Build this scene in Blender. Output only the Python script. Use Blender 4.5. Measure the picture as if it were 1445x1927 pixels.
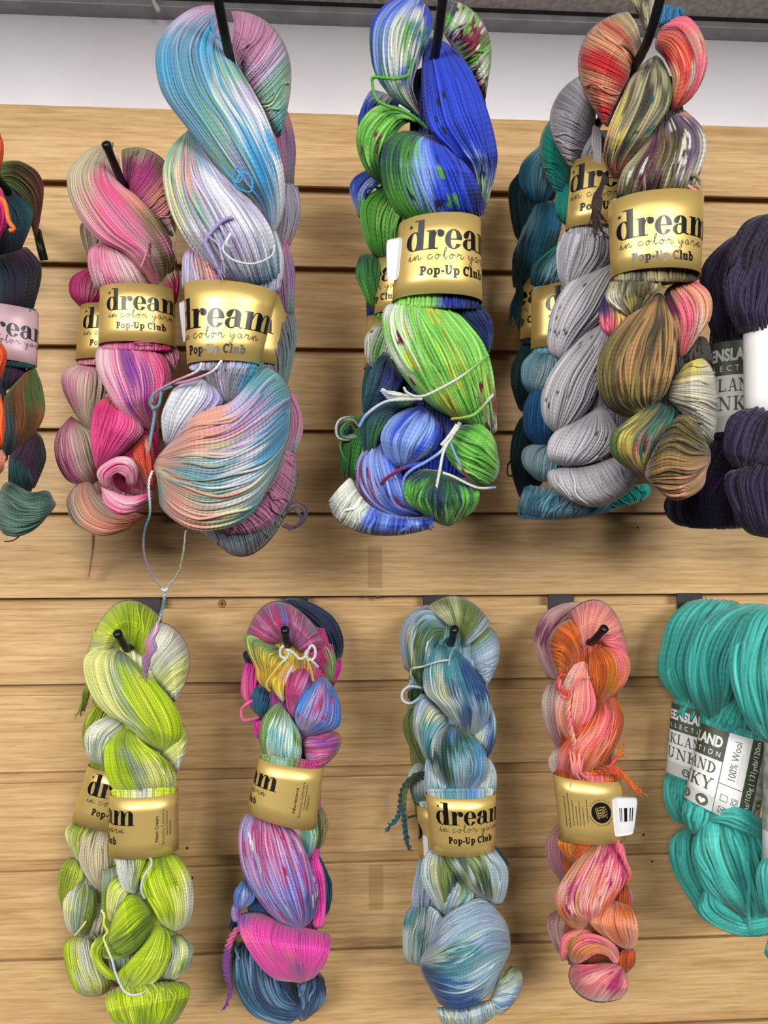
import bpy, bmesh, math, random
import numpy as np
from mathutils import Vector, Matrix

# ------------------------------------------------------------------ camera, light, exposure
scene = bpy.context.scene
for o in list(bpy.data.objects): bpy.data.objects.remove(o)
COL = scene.collection
F = 1447.0; CX, CY = 722.5, 963.5; IW, IH = 1445, 1927
YAW, PIT, ROL, DIST = 0.05943, 0.04867, 0.00326, 0.7039

def rot(v):
    c, s = math.cos(ROL), math.sin(ROL); v = (v[0]*c+v[2]*s, v[1], -v[0]*s+v[2]*c)
    c, s = math.cos(PIT), math.sin(PIT); v = (v[0], v[1]*c-v[2]*s, v[1]*s+v[2]*c)
    c, s = math.cos(YAW), math.sin(YAW); return (v[0]*c+v[1]*s, -v[0]*s+v[1]*c, v[2])

CAM = np.array([0.0, -DIST, 0.0])
def ray(x, y): return np.array(rot(((x-CX)/F, 1.0, -(y-CY)/F)))
def at(x, y, d):
    """point seen at photo position x,y that stands d millimetres in front of the slatted wall"""
    r = ray(x, y); return CAM + r*((DIST-d/1000.0)/r[1])

cd = bpy.data.cameras.new('camera'); cam = bpy.data.objects.new('camera', cd); COL.objects.link(cam)
cd.sensor_fit = 'VERTICAL'; cd.sensor_height = 32.0; cd.lens = F/IH*32.0; cd.clip_start = 0.01
X, Y, Z = Vector(rot((1, 0, 0))), Vector(rot((0, 0, 1))), -Vector(rot((0, 1, 0)))
M4 = Matrix((X, Y, Z)).transposed().to_4x4(); M4.translation = Vector(CAM); cam.matrix_world = M4
scene.camera = cam

w = bpy.data.worlds.new('world'); scene.world = w; w.use_nodes = True
w.node_tree.nodes['Background'].inputs[0].default_value = (0.93, 0.95, 1.0, 1)
w.node_tree.nodes['Background'].inputs[1].default_value = 0.03
def area(name, loc, tgt, sx, sy, power, colr):
    l = bpy.data.lights.new(name, 'AREA'); l.shape = 'RECTANGLE'; l.size = sx; l.size_y = sy; l.energy = power; l.color = colr
    o = bpy.data.objects.new(name, l); COL.objects.link(o); o.location = loc
    o.rotation_euler = (Vector(tgt)-Vector(loc)).to_track_quat('-Z', 'Y').to_euler(); return o
area('ceiling_light_panel', (-1.27, -2.7, 0.72), (-0.1, 0, -0.25), 1.3, 0.8, 70, (1.0, 0.97, 0.92))
area('ceiling_light_panel', (1.10, -2.7, 0.72), (0.1, 0, -0.25), 1.3, 0.8, 62, (1.0, 0.97, 0.92))
area('ceiling_light_panel', (-0.3, -1.9, 1.6), (0, 0, -0.4), 4.0, 0.8, 22, (0.97, 0.98, 1.0))
scene.view_settings.view_transform = 'Standard'; scene.view_settings.look = 'None'
scene.view_settings.gamma = 1.0; scene.view_settings.use_curve_mapping = False
scene.view_settings.exposure = 0.0

# ------------------------------------------------------------------ helpers
def lin(h):
    h = h.lstrip('#'); c = [int(h[i:i+2], 16)/255 for i in (0, 2, 4)]
    return [x/12.92 if x <= .04045 else ((x+.055)/1.055)**2.4 for x in c]

def mat(name, colr, rough=.6, metal=0.0, **kw):
    m = bpy.data.materials.new(name); m.use_nodes = True; b = m.node_tree.nodes['Principled BSDF']
    b.inputs['Base Color'].default_value = (*lin(colr), 1); b.inputs['Roughness'].default_value = rough; b.inputs['Metallic'].default_value = metal
    for k, v in kw.items(): b.inputs[k].default_value = v
    return m

def link_mesh(name, me, m, parent=None):
    o = bpy.data.objects.new(name, me); COL.objects.link(o)
    if m: me.materials.append(m)
    if parent is not None: o.parent = parent
    return o

def mesh_from(name, verts, faces, m, parent=None, smooth=False, origin=None):
    v = np.asarray(verts, float)
    if origin is not None: v = v-np.asarray(origin)
    me = bpy.data.meshes.new(name); me.from_pydata(v.tolist(), [], [tuple(int(i) for i in f) for f in faces]); me.update()
    if smooth: me.polygons.foreach_set('use_smooth', [True]*len(me.polygons))
    return link_mesh(name, me, m, parent)

def tag(o, label=None, cat=None, group=None, kind=None):
    for k, v in (('label', label), ('category', cat), ('group', group), ('kind', kind)):
        if v: o[k] = v
    return o

def empty(name, loc, label, cat, group=None):
    o = bpy.data.objects.new(name, None); COL.objects.link(o); o.location = Vector(loc); o.empty_display_size = .01
    return tag(o, label, cat, group)

def crom(P, n):
    """Catmull-Rom through the rows of P, n samples"""
    P = np.asarray(P, float); k = len(P)
    if k == 2:
        t = np.linspace(0, 1, n)[:, None]; return P[0]*(1-t)+P[1]*t
    Q = np.vstack([2*P[0]-P[1], P, 2*P[-1]-P[-2]])
    t = np.linspace(0, k-1-1e-9, n); i = t.astype(int); f = (t-i)[:, None]
    a, b, c, d = Q[i], Q[i+1], Q[i+2], Q[i+3]
    return .5*((2*b)+(c-a)*f+(2*a-5*b+4*c-d)*f*f+(3*b-a-3*c+d)*f**3)

def resample(P, n, fine=160):
    C = crom(P, fine); L = np.r_[0, np.cumsum(np.linalg.norm(np.diff(C, axis=0), axis=1))]
    t = np.linspace(0, L[-1], n)
    return np.stack([np.interp(t, L, C[:, j]) for j in range(C.shape[1])], 1)

CROPS = dict(A=(0, 0, 2.4083), B=(0, 500, 2.4083), C=(580, 0, 3.4405), D=(580, 480, 3.4405), E=(940, 0, 2.8614), F=(940, 480, 2.8614),
             G=(80, 1080, 4.188), H=(80, 1480, 4.25), I=(400, 1100, 4.587), J=(400, 1480, 4.31), K=(720, 1100, 4.589), M=(720, 1480, 4.311),
             N=(980, 1100, 3.1075), O=(980, 1440, 3.1075), P=(0, 0, 1.0))
def pts(crop, s):
    ox, oy, sc = CROPS[crop]; out = []
    for p in s.split():
        a = [float(v) for v in p.split(',')]
        out.append([ox+a[0]/sc, oy+a[1]/sc]+a[2:])
    return out

# ------------------------------------------------------------------ materials
def yarn_material():
    m = bpy.data.materials.new('dyed_wool_yarn'); m.use_nodes = True; nt = m.node_tree; b = nt.nodes['Principled BSDF']
    N = nt.nodes.new; L = nt.links.new
    at_ = N('ShaderNodeAttribute'); at_.attribute_name = 'dye'; L(at_.outputs['Color'], b.inputs['Base Color'])
    b.inputs['Roughness'].default_value = .62; b.inputs['Sheen Weight'].default_value = .25; b.inputs['Sheen Roughness'].default_value = .4
    b.inputs['Specular IOR Level'].default_value = .3
    uv = N('ShaderNodeUVMap'); sx = N('ShaderNodeSeparateXYZ'); L(uv.outputs[0], sx.inputs[0])
    a = N('ShaderNodeMath'); a.operation = 'MULTIPLY_ADD'; L(sx.outputs[1], a.inputs[0]); a.inputs[1].default_value = .62; L(sx.outputs[0], a.inputs[2])
    c = N('ShaderNodeMath'); c.operation = 'MULTIPLY'; L(a.outputs[0], c.inputs[0]); c.inputs[1].default_value = 2*math.pi
    s = N('ShaderNodeMath'); s.operation = 'SINE'; L(c.outputs[0], s.inputs[0])
    bp = N('ShaderNodeBump'); bp.inputs['Strength'].default_value = .35; bp.inputs['Distance'].default_value = .0003
    L(s.outputs[0], bp.inputs['Height']); L(bp.outputs[0], b.inputs['Normal'])
    return m
YARN = yarn_material()

def wood_material():
    m = bpy.data.materials.new('oak_slat_laminate'); m.use_nodes = True; nt = m.node_tree; b = nt.nodes['Principled BSDF']
    N = nt.nodes.new; L = nt.links.new
    tc = N('ShaderNodeTexCoord'); sp = N('ShaderNodeSeparateXYZ'); L(tc.outputs['Object'], sp.inputs[0])
    fl = N('ShaderNodeMath'); fl.operation = 'MULTIPLY_ADD'; L(sp.outputs[2], fl.inputs[0]); fl.inputs[1].default_value = 1/.0762; fl.inputs[2].default_value = 20-.3387/.0762
    fr = N('ShaderNodeMath'); fr.operation = 'FLOOR'; L(fl.outputs[0], fr.inputs[0])
    wn = N('ShaderNodeTexWhiteNoise'); wn.noise_dimensions = '1D'; L(fr.outputs[0], wn.inputs['W'])
    off = N('ShaderNodeVectorMath'); off.operation = 'MULTIPLY_ADD'; L(wn.outputs['Color'], off.inputs[0]); off.inputs[1].default_value = (7, 0, 3); L(tc.outputs['Object'], off.inputs[2])
    def noise(sc, scale, det, dist):
        mp = N('ShaderNodeMapping'); mp.inputs['Scale'].default_value = sc; L(off.outputs[0], mp.inputs[0])
        n = N('ShaderNodeTexNoise'); n.inputs['Scale'].default_value = scale; n.inputs['Detail'].default_value = det; n.inputs['Distortion'].default_value = dist
        n.inputs['Roughness'].default_value = .6
        L(mp.outputs[0], n.inputs[0]); return n
    n1 = noise((14, 1, 300), 1, 5, .3); n2 = noise((3.2, 1, 52), 1, 3, .9); n3 = noise((34, 1, 640), 1, 2, 0)
    r1 = N('ShaderNodeValToRGB'); L(n1.outputs[0], r1.inputs[0])
    e = r1.color_ramp.elements; e[0].position = .30; e[0].color = (*lin('#b08c5a'), 1); e[1].position = .68; e[1].color = (*lin('#d2b184'), 1)
    k = e.new(.47); k.color = (*lin('#c4a06e'), 1)
    r2 = N('ShaderNodeValToRGB'); L(n2.outputs[0], r2.inputs[0])
    e = r2.color_ramp.elements; e[0].position = .36; e[0].color = (.74, .68, .62, 1); e[1].position = .55; e[1].color = (1, 1, 1, 1)
    r3 = N('ShaderNodeValToRGB'); L(n3.outputs[0], r3.inputs[0])
    e = r3.color_ramp.elements; e[0].position = .3; e[0].color = (.72, .69, .65, 1); e[1].position = .5; e[1].color = (1, 1, 1, 1)
    mx = N('ShaderNodeMix'); mx.data_type = 'RGBA'; mx.blend_type = 'MULTIPLY'; mx.inputs[0].default_value = .5
    L(r1.outputs[0], mx.inputs[6]); L(r2.outputs[0], mx.inputs[7])
    m2 = N('ShaderNodeMix'); m2.data_type = 'RGBA'; m2.blend_type = 'MULTIPLY'; m2.inputs[0].default_value = .7
    L(mx.outputs[2], m2.inputs[6]); L(r3.outputs[0], m2.inputs[7]); L(m2.outputs[2], b.inputs['Base Color'])
    b.inputs['Roughness'].default_value = .5; b.inputs['Specular IOR Level'].default_value = .3
    bp = N('ShaderNodeBump'); bp.inputs['Strength'].default_value = .12; bp.inputs['Distance'].default_value = .0005; L(n1.outputs[0], bp.inputs['Height']); L(bp.outputs[0], b.inputs['Normal'])
    return m
WOOD = wood_material()

def noisy(name, c1, c2, scale, rough, metal=0, bump=0.0, lo=.4, hi=.6):
    m = mat(name, c1, rough, metal); nt = m.node_tree; b = nt.nodes['Principled BSDF']
    tc = nt.nodes.new('ShaderNodeTexCoord'); n = nt.nodes.new('ShaderNodeTexNoise'); n.inputs['Scale'].default_value = scale; n.inputs['Detail'].default_value = 4
    nt.links.new(tc.outputs['Object'], n.inputs[0]); r = nt.nodes.new('ShaderNodeValToRGB'); nt.links.new(n.outputs[0], r.inputs[0])
    e = r.color_ramp.elements; e[0].position = lo; e[0].color = (*lin(c1), 1); e[1].position = hi; e[1].color = (*lin(c2), 1)
    nt.links.new(r.outputs[0], b.inputs['Base Color'])
    if bump:
        bp = nt.nodes.new('ShaderNodeBump'); bp.inputs['Strength'].default_value = bump; bp.inputs['Distance'].default_value = .001
        nt.links.new(n.outputs[0], bp.inputs['Height']); nt.links.new(bp.outputs[0], b.inputs['Normal'])
    return m
PAINT = noisy('white_wall_paint', '#dfdbe1', '#e6e3ea', 6, .7)
RAIL = noisy('grey_metal_rail', '#98969a', '#a8a6aa', 40, .45, .3)
TILE = noisy('speckled_grey_tile', '#b4b1b3', '#d2cfd0', 160, .9, 0, .5)
GAP_SHADE = mat('painted_gap_shadow', '#17130f', .9)
BLACK = mat('black_powder_coated_steel', '#0b0b0d', .38)
GOLD = mat('gold_foil_paper', '#dcbd72', .36, .55)
GOLD.node_tree.nodes['Principled BSDF'].inputs['Anisotropic'].default_value = .4
INK = mat('black_foil_ink', '#0d0d10', .3, 0)
FAINT = mat('thin_brown_ink', '#3a3020', .5)
PINKP = mat('pink_label_paper', '#dbbcc6', .45, .1)
NAVY = mat('navy_ink', '#1c2036', .4)
WHITEP = mat('white_paper', '#d9d9da', .5)
GREENI = mat('dark_green_print', '#3f4a39', .5)
GREYP = mat('pale_grey_print', '#b9bab8', .5)
LABELW = mat('white_label_print', '#dcdcdc', .5)
DOT = mat('dark_nail_hole', '#4a3620', .8)
SCREWM = mat('bronze_screw', '#8a6f45', .4, .7)
TAPE = mat('brown_tape', '#a98454', .35, Alpha=.22)

# ------------------------------------------------------------------ the setting
def box(bm, x0, x1, y0, y1, z0, z1):
    vs = [bm.verts.new(p) for p in ((x0, y0, z0), (x1, y0, z0), (x1, y1, z0), (x0, y1, z0), (x0, y0, z1), (x1, y0, z1), (x1, y1, z1), (x0, y1, z1))]
    for f in ((3, 2, 1, 0), (4, 5, 6, 7), (0, 1, 5, 4), (1, 2, 6, 5), (2, 3, 7, 6), (3, 0, 4, 7)): bm.faces.new([vs[i] for i in f])
def bm_obj(name, bm, m, parent=None, bevel=0, seg=1):
    if bevel: bmesh.ops.bevel(bm, geom=list(bm.edges), offset=bevel, segments=seg, affect='EDGES', profile=.5)
    me = bpy.data.meshes.new(name); bm.to_mesh(me); bm.free(); return link_mesh(name, me, m, parent)

PITCH, LIP, TOP = .0762, .3387, .4084
XL, XR = -.62, .72
bm = bmesh.new()
for k in range(0, 13):
    z0 = LIP-k*PITCH; z1 = TOP if k == 0 else LIP-(k-1)*PITCH-.0098
    box(bm, XL, XR, 0, .0042, z0, z1)
bmesh.ops.bevel(bm, geom=list(bm.edges), offset=.0007, segments=2, affect='EDGES', profile=.5)
for k in range(0, 13):                                   # solid board behind each slat; the slot widens behind the lips
    z0 = LIP-k*PITCH; z1 = TOP if k == 0 else LIP-(k-1)*PITCH-.0098
    box(bm, XL, XR, .0040, .0118, z0+.008, z1-(0 if k == 0 else .0075))
box(bm, XL, XR, .0116, .019, LIP-12*PITCH, TOP)
tag(bm_obj('wall_back', bm, WOOD), kind='structure')
zt = at(700, 36, -6)[2]
bm = bmesh.new(); box(bm, XL, XR, .006, .03, TOP-.02, zt); tag(bm_obj('wall_upper', bm, PAINT), kind='structure')
bm = bmesh.new(); box(bm, XL, XR, .012, .03, zt-.001, zt+.06); tag(bm_obj('gap_shadow_strip', bm, GAP_SHADE), kind='structure')  # near-black strip: the shadow between wall top and rail put into colour
zr = at(700, 30, 10)[2]
bm = bmesh.new(); box(bm, XL, XR, -.012, .012, zr, zr+.0065); box(bm, XL, XR, -.004, .012, zr+.006, zr+.05); tag(bm_obj('trim_2', bm, RAIL, bevel=.0008, seg=2), kind='structure')
bm = bmesh.new(); box(bm, XL, XR, -.48, -.0145, at(700, 9, 14)[2], at(700, 9, 14)[2]+.03); tag(bm_obj('ceiling', bm, TILE, bevel=.001), kind='structure')

# ------------------------------------------------------------------ yarn
RNG = np.random.default_rng(7); DYE = 0.82      # how strongly the wool reflects
class Skein:
    """one hank of yarn: an Empty where it hangs, its twists, label band and loose ends as parts"""
    def __init__(s, name, label, px, d, pal, sw=1.8, group='skeins of yarn', fuzz=1.0, hmax=17.0):
        s.hmax = hmax
        s.d, s.sw, s.fuzz = d, sw, fuzz; s.pal = {k: np.array(lin(v)) for k, v in (p.split('#') for p in pal.split())}
        s.o = np.array(at(px[0], px[1], d)); s.root = empty(name, s.o, label, 'yarn', group)

def grid_colour(rows, pal, t, s):
    G = []
    W = max(len(r) for r in rows)
    xs = np.linspace(0, 1, 25)
    for r in rows:
        c = np.array([pal[q] for q in r]); x = (np.arange(len(r))+.5)/len(r)
        G.append(np.stack([np.interp(xs, x, c[:, j]) for j in range(3)], 1))
    G = np.array(G); n = len(rows)
    if n == 1: G = np.repeat(G, 2, 0); n = 2
    tt = np.clip(t, 0, 1)*(n-1); i = np.minimum(tt.astype(int), n-2); f = tt-i; f = np.clip((f-.5)*1.5+.5, 0, 1); f = (f*f*(3-2*f))[..., None]
    ss = np.clip(s, 0, 1)*24; j = np.minimum(ss.astype(int), 23); g = (ss-j)[..., None]
    a = G[i, j]*(1-g)+G[i, j+1]*g; b = G[i+1, j]*(1-g)+G[i+1, j+1]*g
    return a*(1-f)+b*f

def smooth_noise(n, m, k):
    """n rows of m samples, k control values each"""
    c = RNG.normal(size=(n, k)); x = np.linspace(0, k-1, m); i = np.minimum(x.astype(int), k-2); f = x-i; f = f*f*(3-2*f)
    return c[:, i]*(1-f)+c[:, i+1]*f

def yarn_mesh(name, V, faces, C, UV, m, sk, label=None):
    V = np.asarray(V)-sk.o
    me = bpy.data.meshes.new(name); nv, nf = len(V), len(faces)
    me.vertices.add(nv); me.vertices.foreach_set('co', V.ravel())
    me.loops.add(nf*4); me.loops.foreach_set('vertex_index', faces.ravel().astype(np.int32))
    me.polygons.add(nf); me.polygons.foreach_set('loop_start', np.arange(0, nf*4, 4, dtype=np.int32))
    me.polygons.foreach_set('use_smooth', np.ones(nf, bool))
    me.update(calc_edges=True)
    a = me.color_attributes.new('dye', 'FLOAT_COLOR', 'POINT'); a.data.foreach_set('color', np.c_[C, np.ones(nv)].astype(np.float32).ravel())
    u = me.uv_layers.new(name='UVMap'); u.data.foreach_set('uv', UV[faces.ravel()].astype(np.float32).ravel())
    me.validate()
    o = link_mesh(name, me, m, sk.root)
    if label: o['label'] = label
    return o

def tube_arrays(P, r, sides=7, wob=0):
    """tube along P (n,3): verts (n*sides), quads, uv; plied"""
    n = len(P); T = np.gradient(P, axis=0); T /= np.linalg.norm(T, axis=1)[:, None]+1e-12
    up = np.array([.13, -.97, .2]); A = np.cross(T, up); A /= np.linalg.norm(A, axis=1)[:, None]+1e-9; B = np.cross(T, A)
    th = np.linspace(0, 2*np.pi, sides, endpoint=False)
    rr = np.broadcast_to(np.asarray(r, float), (n,))
    V = P[:, None]+rr[:, None, None]*(np.cos(th)[None, :, None]*A[:, None]+np.sin(th)[None, :, None]*B[:, None])
    i = np.arange(n-1)[:, None]*sides; j = np.arange(sides)[None]; jn = (j+1) % sides
    Fq = np.stack(np.broadcast_arrays(i+j, i+jn, i+sides+jn, i+sides+j), -1).reshape(-1, 4)
    L = np.r_[0, np.cumsum(np.linalg.norm(np.diff(P, axis=0), axis=1))]
    UV = np.stack(np.broadcast_arrays((th/np.pi)[None], (L/(2*rr.mean()))[:, None]), -1).reshape(-1, 2)
    return V.reshape(-1, 3), Fq, UV

def lobe(sk, crop, L, R, rows, M=None, z=0, k=.85, hmax=None, rnd=(.3, .3), floor=.2, tuck=9.0, loose=5, sp=(), cor=None, jt=.05, js=.03, name='yarn_twist', sw=None, label=None, var=.15):
    """a bundle of strands running from the first to the last points of its two edge strands L and R (M: the middle strand)"""
    sw = (sw or sk.sw)/1000.0; hmax = hmax or sk.hmax
    L, R = np.array(pts(crop, L))[:, :2], np.array(pts(crop, R))[:, :2]
    zz = np.atleast_1d(np.array(z, float))
    Mp = np.array(pts(crop, M))[:, :2] if M else None
    px = resample(L, 40), resample(R, 40)
    mid = (px[0]+px[1])/2
    plen = np.linalg.norm(np.diff(resample(Mp, 40) if Mp is not None else mid, axis=0), axis=1).sum()
    mm = (DIST-sk.d/1000.0)/F
    nt = int(np.clip(plen*mm/.0022, 18, 60))
    if Mp is not None: l, r, m = resample(L, nt), resample(R, nt), resample(Mp, nt)
    elif len(L) == len(R): l, r = crom(L, nt), crom(R, nt)
    else: l, r = resample(L, nt), resample(R, nt)
    if Mp is None: m = (l+r)/2
    t = np.linspace(0, 1, nt)
    def prof(x, w): return np.sqrt(np.clip(1-(1-np.clip(x/max(w, 1e-3), 0, 1))**2, 0, 1))
    f = prof(t, rnd[0])*prof(1-t, rnd[1]); f = floor+(1-floor)*f
    dc = sk.d+np.interp(t, np.linspace(0, 1, len(zz)), zz)-tuck*(1-f)
    # width in metres
    wpx = np.linalg.norm(m-l, axis=1)+np.linalg.norm(r-m, axis=1)
    hw = wpx*mm/2
    h = np.minimum(k*hw, hmax/1000.0)*f
    hm = max(h.max(), 1e-4); a = max(hw.max(), 1e-4)
    per = 2*np.pi*math.sqrt((a*a+hm*hm)/2); Ns = int(np.clip(per/sw, 8, 150)); SUB = 5; NJ = Ns*SUB; XS = np.array([-1, -.6, 0, .6, 1.0])
    # even spacing round the section
    th = np.linspace(0, 2*np.pi, 721); ds = np.sqrt((a*np.sin(th))**2+(hm*np.cos(th))**2); cl = np.r_[0, np.cumsum((ds[1:]+ds[:-1])/2)]; cl /= cl[-1]
    base = ((np.arange(Ns)[:, None]+.5+XS[None]*.585)/Ns).ravel()
    wander = np.repeat(smooth_noise(Ns, nt, 3)*.26/Ns, SUB, 0).T            # (nt,NJ)
    pos = (base[None]+wander+RNG.random()*.01) % 1.0
    TH = np.interp(pos, cl, th)
    s = (1-np.cos(TH))/2; sn = np.sin(TH)
    cor = (.34 if M or name == 'bottom_loop' else .1) if cor is None else cor
    S3 = s[..., None]
    if cor:
        tq = .5+(t[:, None]-.5)*(1-cor*np.abs(2*s-1)**4)
        fi = np.clip(tq*(nt-1), 0, nt-1.001); i0 = fi.astype(int); fr = (fi-i0)[..., None]
        gl, gm, gr = (q[i0]*(1-fr)+q[i0+1]*fr for q in (l, m, r))
    else: gl, gm, gr = l[:, None], m[:, None], r[:, None]
    pxy = gl*(2*(S3-.5)*(S3-1))+gm*(4*S3*(1-S3))+gr*(2*S3*(S3-.5))
    # unproject on the plane of each row
    rx = (pxy[..., 0]-CX)/F; rz = -(pxy[..., 1]-CY)/F
    R3 = np.array([rot((1, 0, 0)), rot((0, 1, 0)), rot((0, 0, 1))])
    rd = rx[..., None]*R3[0]+R3[1]+rz[..., None]*R3[2]
    P = CAM+rd*((DIST-dc/1000.0)[:, None]/rd[..., 1])[..., None]
    view = CAM-P; view /= np.linalg.norm(view, axis=-1)[..., None]
    side = P[:, [(Ns//2)*SUB]]-P[:, [2]]; side /= np.linalg.norm(side, axis=-1)[..., None]+1e-9
    P = P+view*(h[:, None]*sn)[..., None]
    nrm = side*(-np.cos(TH)*hm)[..., None]+view*(sn*a)[..., None]; nrm /= np.linalg.norm(nrm, axis=-1)[..., None]+1e-9
    perT = 2*np.pi*np.sqrt((hw**2+h**2)/2); wst = np.minimum(perT/Ns, sw*1.15)
    prf = np.tile(np.array([0, .78, 1.0, .78, 0]), Ns)
    endf = np.clip(np.minimum(t, 1-t)/.07, .1, 1); wst = wst*endf if M else wst
    lift = np.repeat(smooth_noise(Ns, nt, 4)*.22, SUB, 0).T
    P = P+nrm*(wst[:, None]*(prf[None]*.66-.45+lift))[..., None]
    # dye
    si = np.repeat(np.arange(Ns), SUB)
    jT, jS, br = RNG.normal(size=Ns)*jt, RNG.normal(size=Ns)*js, np.exp(RNG.normal(size=Ns)*var)
    tcol = t[:, None]+jT[si][None]+np.repeat(smooth_noise(Ns, nt, 8)*.02, SUB, 0).T
    C = grid_colour(rows.split(), sk.pal, np.broadcast_to(tcol, TH.shape), s+jS[si][None])
    grey = C.mean(-1, keepdims=True)
    C = C*br[si][None, :, None]
    for (q, cnt, ln) in sp:
        for _ in range(cnt):
            c0, t0, wd = RNG.integers(Ns), RNG.random(), RNG.integers(1, 6)
            for e in range(wd):
                if RNG.random() < .2: continue
                jj = (c0+e) % Ns; lo = t0+RNG.normal()*ln*.45; msk = np.abs(t-lo) < ln*RNG.uniform(.35, 1.2)*(1-.6*abs(2*(e+.5)/wd-1))
                C[np.ix_(msk, np.where(si == jj)[0])] = sk.pal[q]
    C = np.clip(C*DYE, .003, .95)
    arc = np.r_[0, np.cumsum(np.linalg.norm(np.diff(P[:, NJ//4], axis=0), axis=1))]
    U = np.tile((XS+1)/2, Ns)
    UV = np.stack(np.broadcast_arrays(U[None], (arc/sw)[:, None]), -1)
    V = P.reshape(-1, 3); i = np.arange(nt-1)[:, None]*NJ; j = (np.arange(Ns)[:, None]*SUB+np.arange(SUB-1)[None]).ravel()[None]
    Fq = np.stack(np.broadcast_arrays(i+j, i+j+1, i+NJ+j+1, i+NJ+j), -1).reshape(-1, 4)
    # close the ends
    c0, c1 = P[0].mean(0), P[-1].mean(0); nV = len(V)
    V = np.vstack([V, c0, c1]); Cc = np.vstack([C.reshape(-1, 3), C[0].mean(0)*.8, C[-1].mean(0)*.8]); UVa = np.vstack([UV.reshape(-1, 2), [[0, 0], [0, 0]]])
    je = (np.arange(Ns)[:, None]*SUB+np.array([0, 2])[None]).ravel(); b = (nt-1)*NJ
    Fq = np.vstack([Fq, np.stack([je, np.full_like(je, nV), je+2, je+1], 1), np.stack([b+je, b+je+1, b+je+2, np.full_like(je, nV+1)], 1)])
    # loose strands that cross the bundle
    Vs, Fs, Cs, Us = [V], [Fq], [Cc], [UVa]; off = len(V)
    # the packed strands underneath, dye darkened slightly as painted shade in the gaps
    Hc = np.arange(Ns)*SUB+2; Hv = (P[:, Hc]-nrm[:, Hc]*(wst*.85)[:, None, None]).reshape(-1, 3); i = np.arange(nt-1)[:, None]*Ns; j = np.arange(Ns)[None]; jn = (j+1) % Ns
    Vs.append(Hv); Fs.append(np.stack(np.broadcast_arrays(i+j, i+jn, i+Ns+jn, i+Ns+j), -1).reshape(-1, 4)+off); Cs.append(C[:, Hc].reshape(-1, 3)*.9); Us.append(np.zeros((len(Hv), 2))); off += len(Hv)
    for _ in range(int(loose*sk.fuzz)):
        s0, dr = RNG.uniform(.08, .92), RNG.normal()*.045; t0, t1 = sorted(RNG.uniform(.02, .98, 2))
        if t1-t0 < .35: t0, t1 = .03, .97
        q = np.clip(s0+dr*(t-.5)+.02*np.sin(t*9+s0*20), .02, .98)
        tj = np.arccos(1-2*q); jx = np.interp(tj, th, cl)*Ns-.5; j0 = np.clip(jx.astype(int), 0, Ns//2-2); fr = np.clip(jx-j0, 0, 1)[:, None]; j0 = j0*SUB+2
        rows_ = np.arange(nt); Pc = (P[rows_, j0]*(1-fr)+P[rows_, j0+SUB]*fr)+nrm[rows_, j0]*(wst*.28)[:, None]
        msk = (t >= t0) & (t <= t1)
        if msk.sum() < 5: continue
        Pc = Pc[msk]; Pc[0] -= nrm[rows_[msk][0], j0[msk][0]]*sw*.8; Pc[-1] -= nrm[rows_[msk][-1], j0[msk][-1]]*sw*.8
        n2 = len(Pc)*2; Pc = crom(Pc, n2)
        v, fq, u = tube_arrays(Pc, np.clip(np.interp(np.linspace(0, 1, n2), np.linspace(0, 1, msk.sum()), wst[msk])*.5, .0002, sw*.5), 6)
        tc = np.interp(np.linspace(0, 1, n2), np.linspace(0, 1, msk.sum()), t[msk]); qc = np.interp(tc, t, q)
        c = grid_colour(rows.split(), sk.pal, tc+RNG.normal()*.1, qc+RNG.normal()*.12)*math.exp(RNG.normal()*.15+.05)
        Vs.append(v); Fs.append(fq+off); Cs.append(np.repeat(np.clip(c*DYE, .003, .95), 6, 0)); Us.append(u); off += len(v)
    return yarn_mesh(name, np.vstack(Vs), np.vstack(Fs), np.vstack(Cs), np.vstack(Us), YARN, sk, label)

def strand(sk, crop, path, cols, r=.95, z=0, name='yarn_tail', fray=0, label=None, ply=1):
    """one loose strand (or ply twisted strands) through x,y,dz points"""
    Pp = [(p[0], p[1], p[2] if len(p) > 2 else z) for p in pts(crop, path)]
    W = np.array([at(x, y, sk.d+dz) for x, y, dz in Pp])
    n = max(12, int(np.linalg.norm(np.diff(W, axis=0), axis=1).sum()/.0012)); W = resample(W, n)
    Vs, Fs, Cs, Us, off = [], [], [], [], 0
    tt = np.linspace(0, 1, n); cg = grid_colour(list(cols), sk.pal, tt, tt*0)
    T = np.gradient(W, axis=0); T /= np.linalg.norm(T, axis=1)[:, None]; A = np.cross(T, [.1, -1, .15]); A /= np.linalg.norm(A, axis=1)[:, None]; B = np.cross(T, A)
    rm = r*.86/1000; L = np.r_[0, np.cumsum(np.linalg.norm(np.diff(W, axis=0), axis=1))]
    for q in range(ply):
        ph = L/(rm*7)*2*math.pi+2*math.pi*q/ply
        Q = W if ply == 1 else W+(A*np.cos(ph)[:, None]+B*np.sin(ph)[:, None])*rm*.75
        v, fq, u = tube_arrays(Q, rm*(1 if ply == 1 else .72), 8)
        Vs.append(v); Fs.append(fq+off); Us.append(u); Cs.append(np.repeat(cg*math.exp(RNG.normal()*.06), 8, 0)); off += len(v)
    for q in range(fray):
        d_ = T[-1]+RNG.normal(size=3)*.28; e = np.array([W[-2], W[-1]+d_*.003, W[-1]+d_*.007+RNG.normal(size=3)*.0008]); e = crom(e, 8)
        v, fq, u = tube_arrays(e, rm*.3, 5); Vs.append(v); Fs.append(fq+off); Us.append(u); Cs.append(np.repeat(cg[[-1]], len(v), 0)); off += len(v)
    return yarn_mesh(name, np.vstack(Vs), np.vstack(Fs), np.clip(np.vstack(Cs)*DYE, .003, .95), np.vstack(Us), YARN, sk, label)

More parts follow.
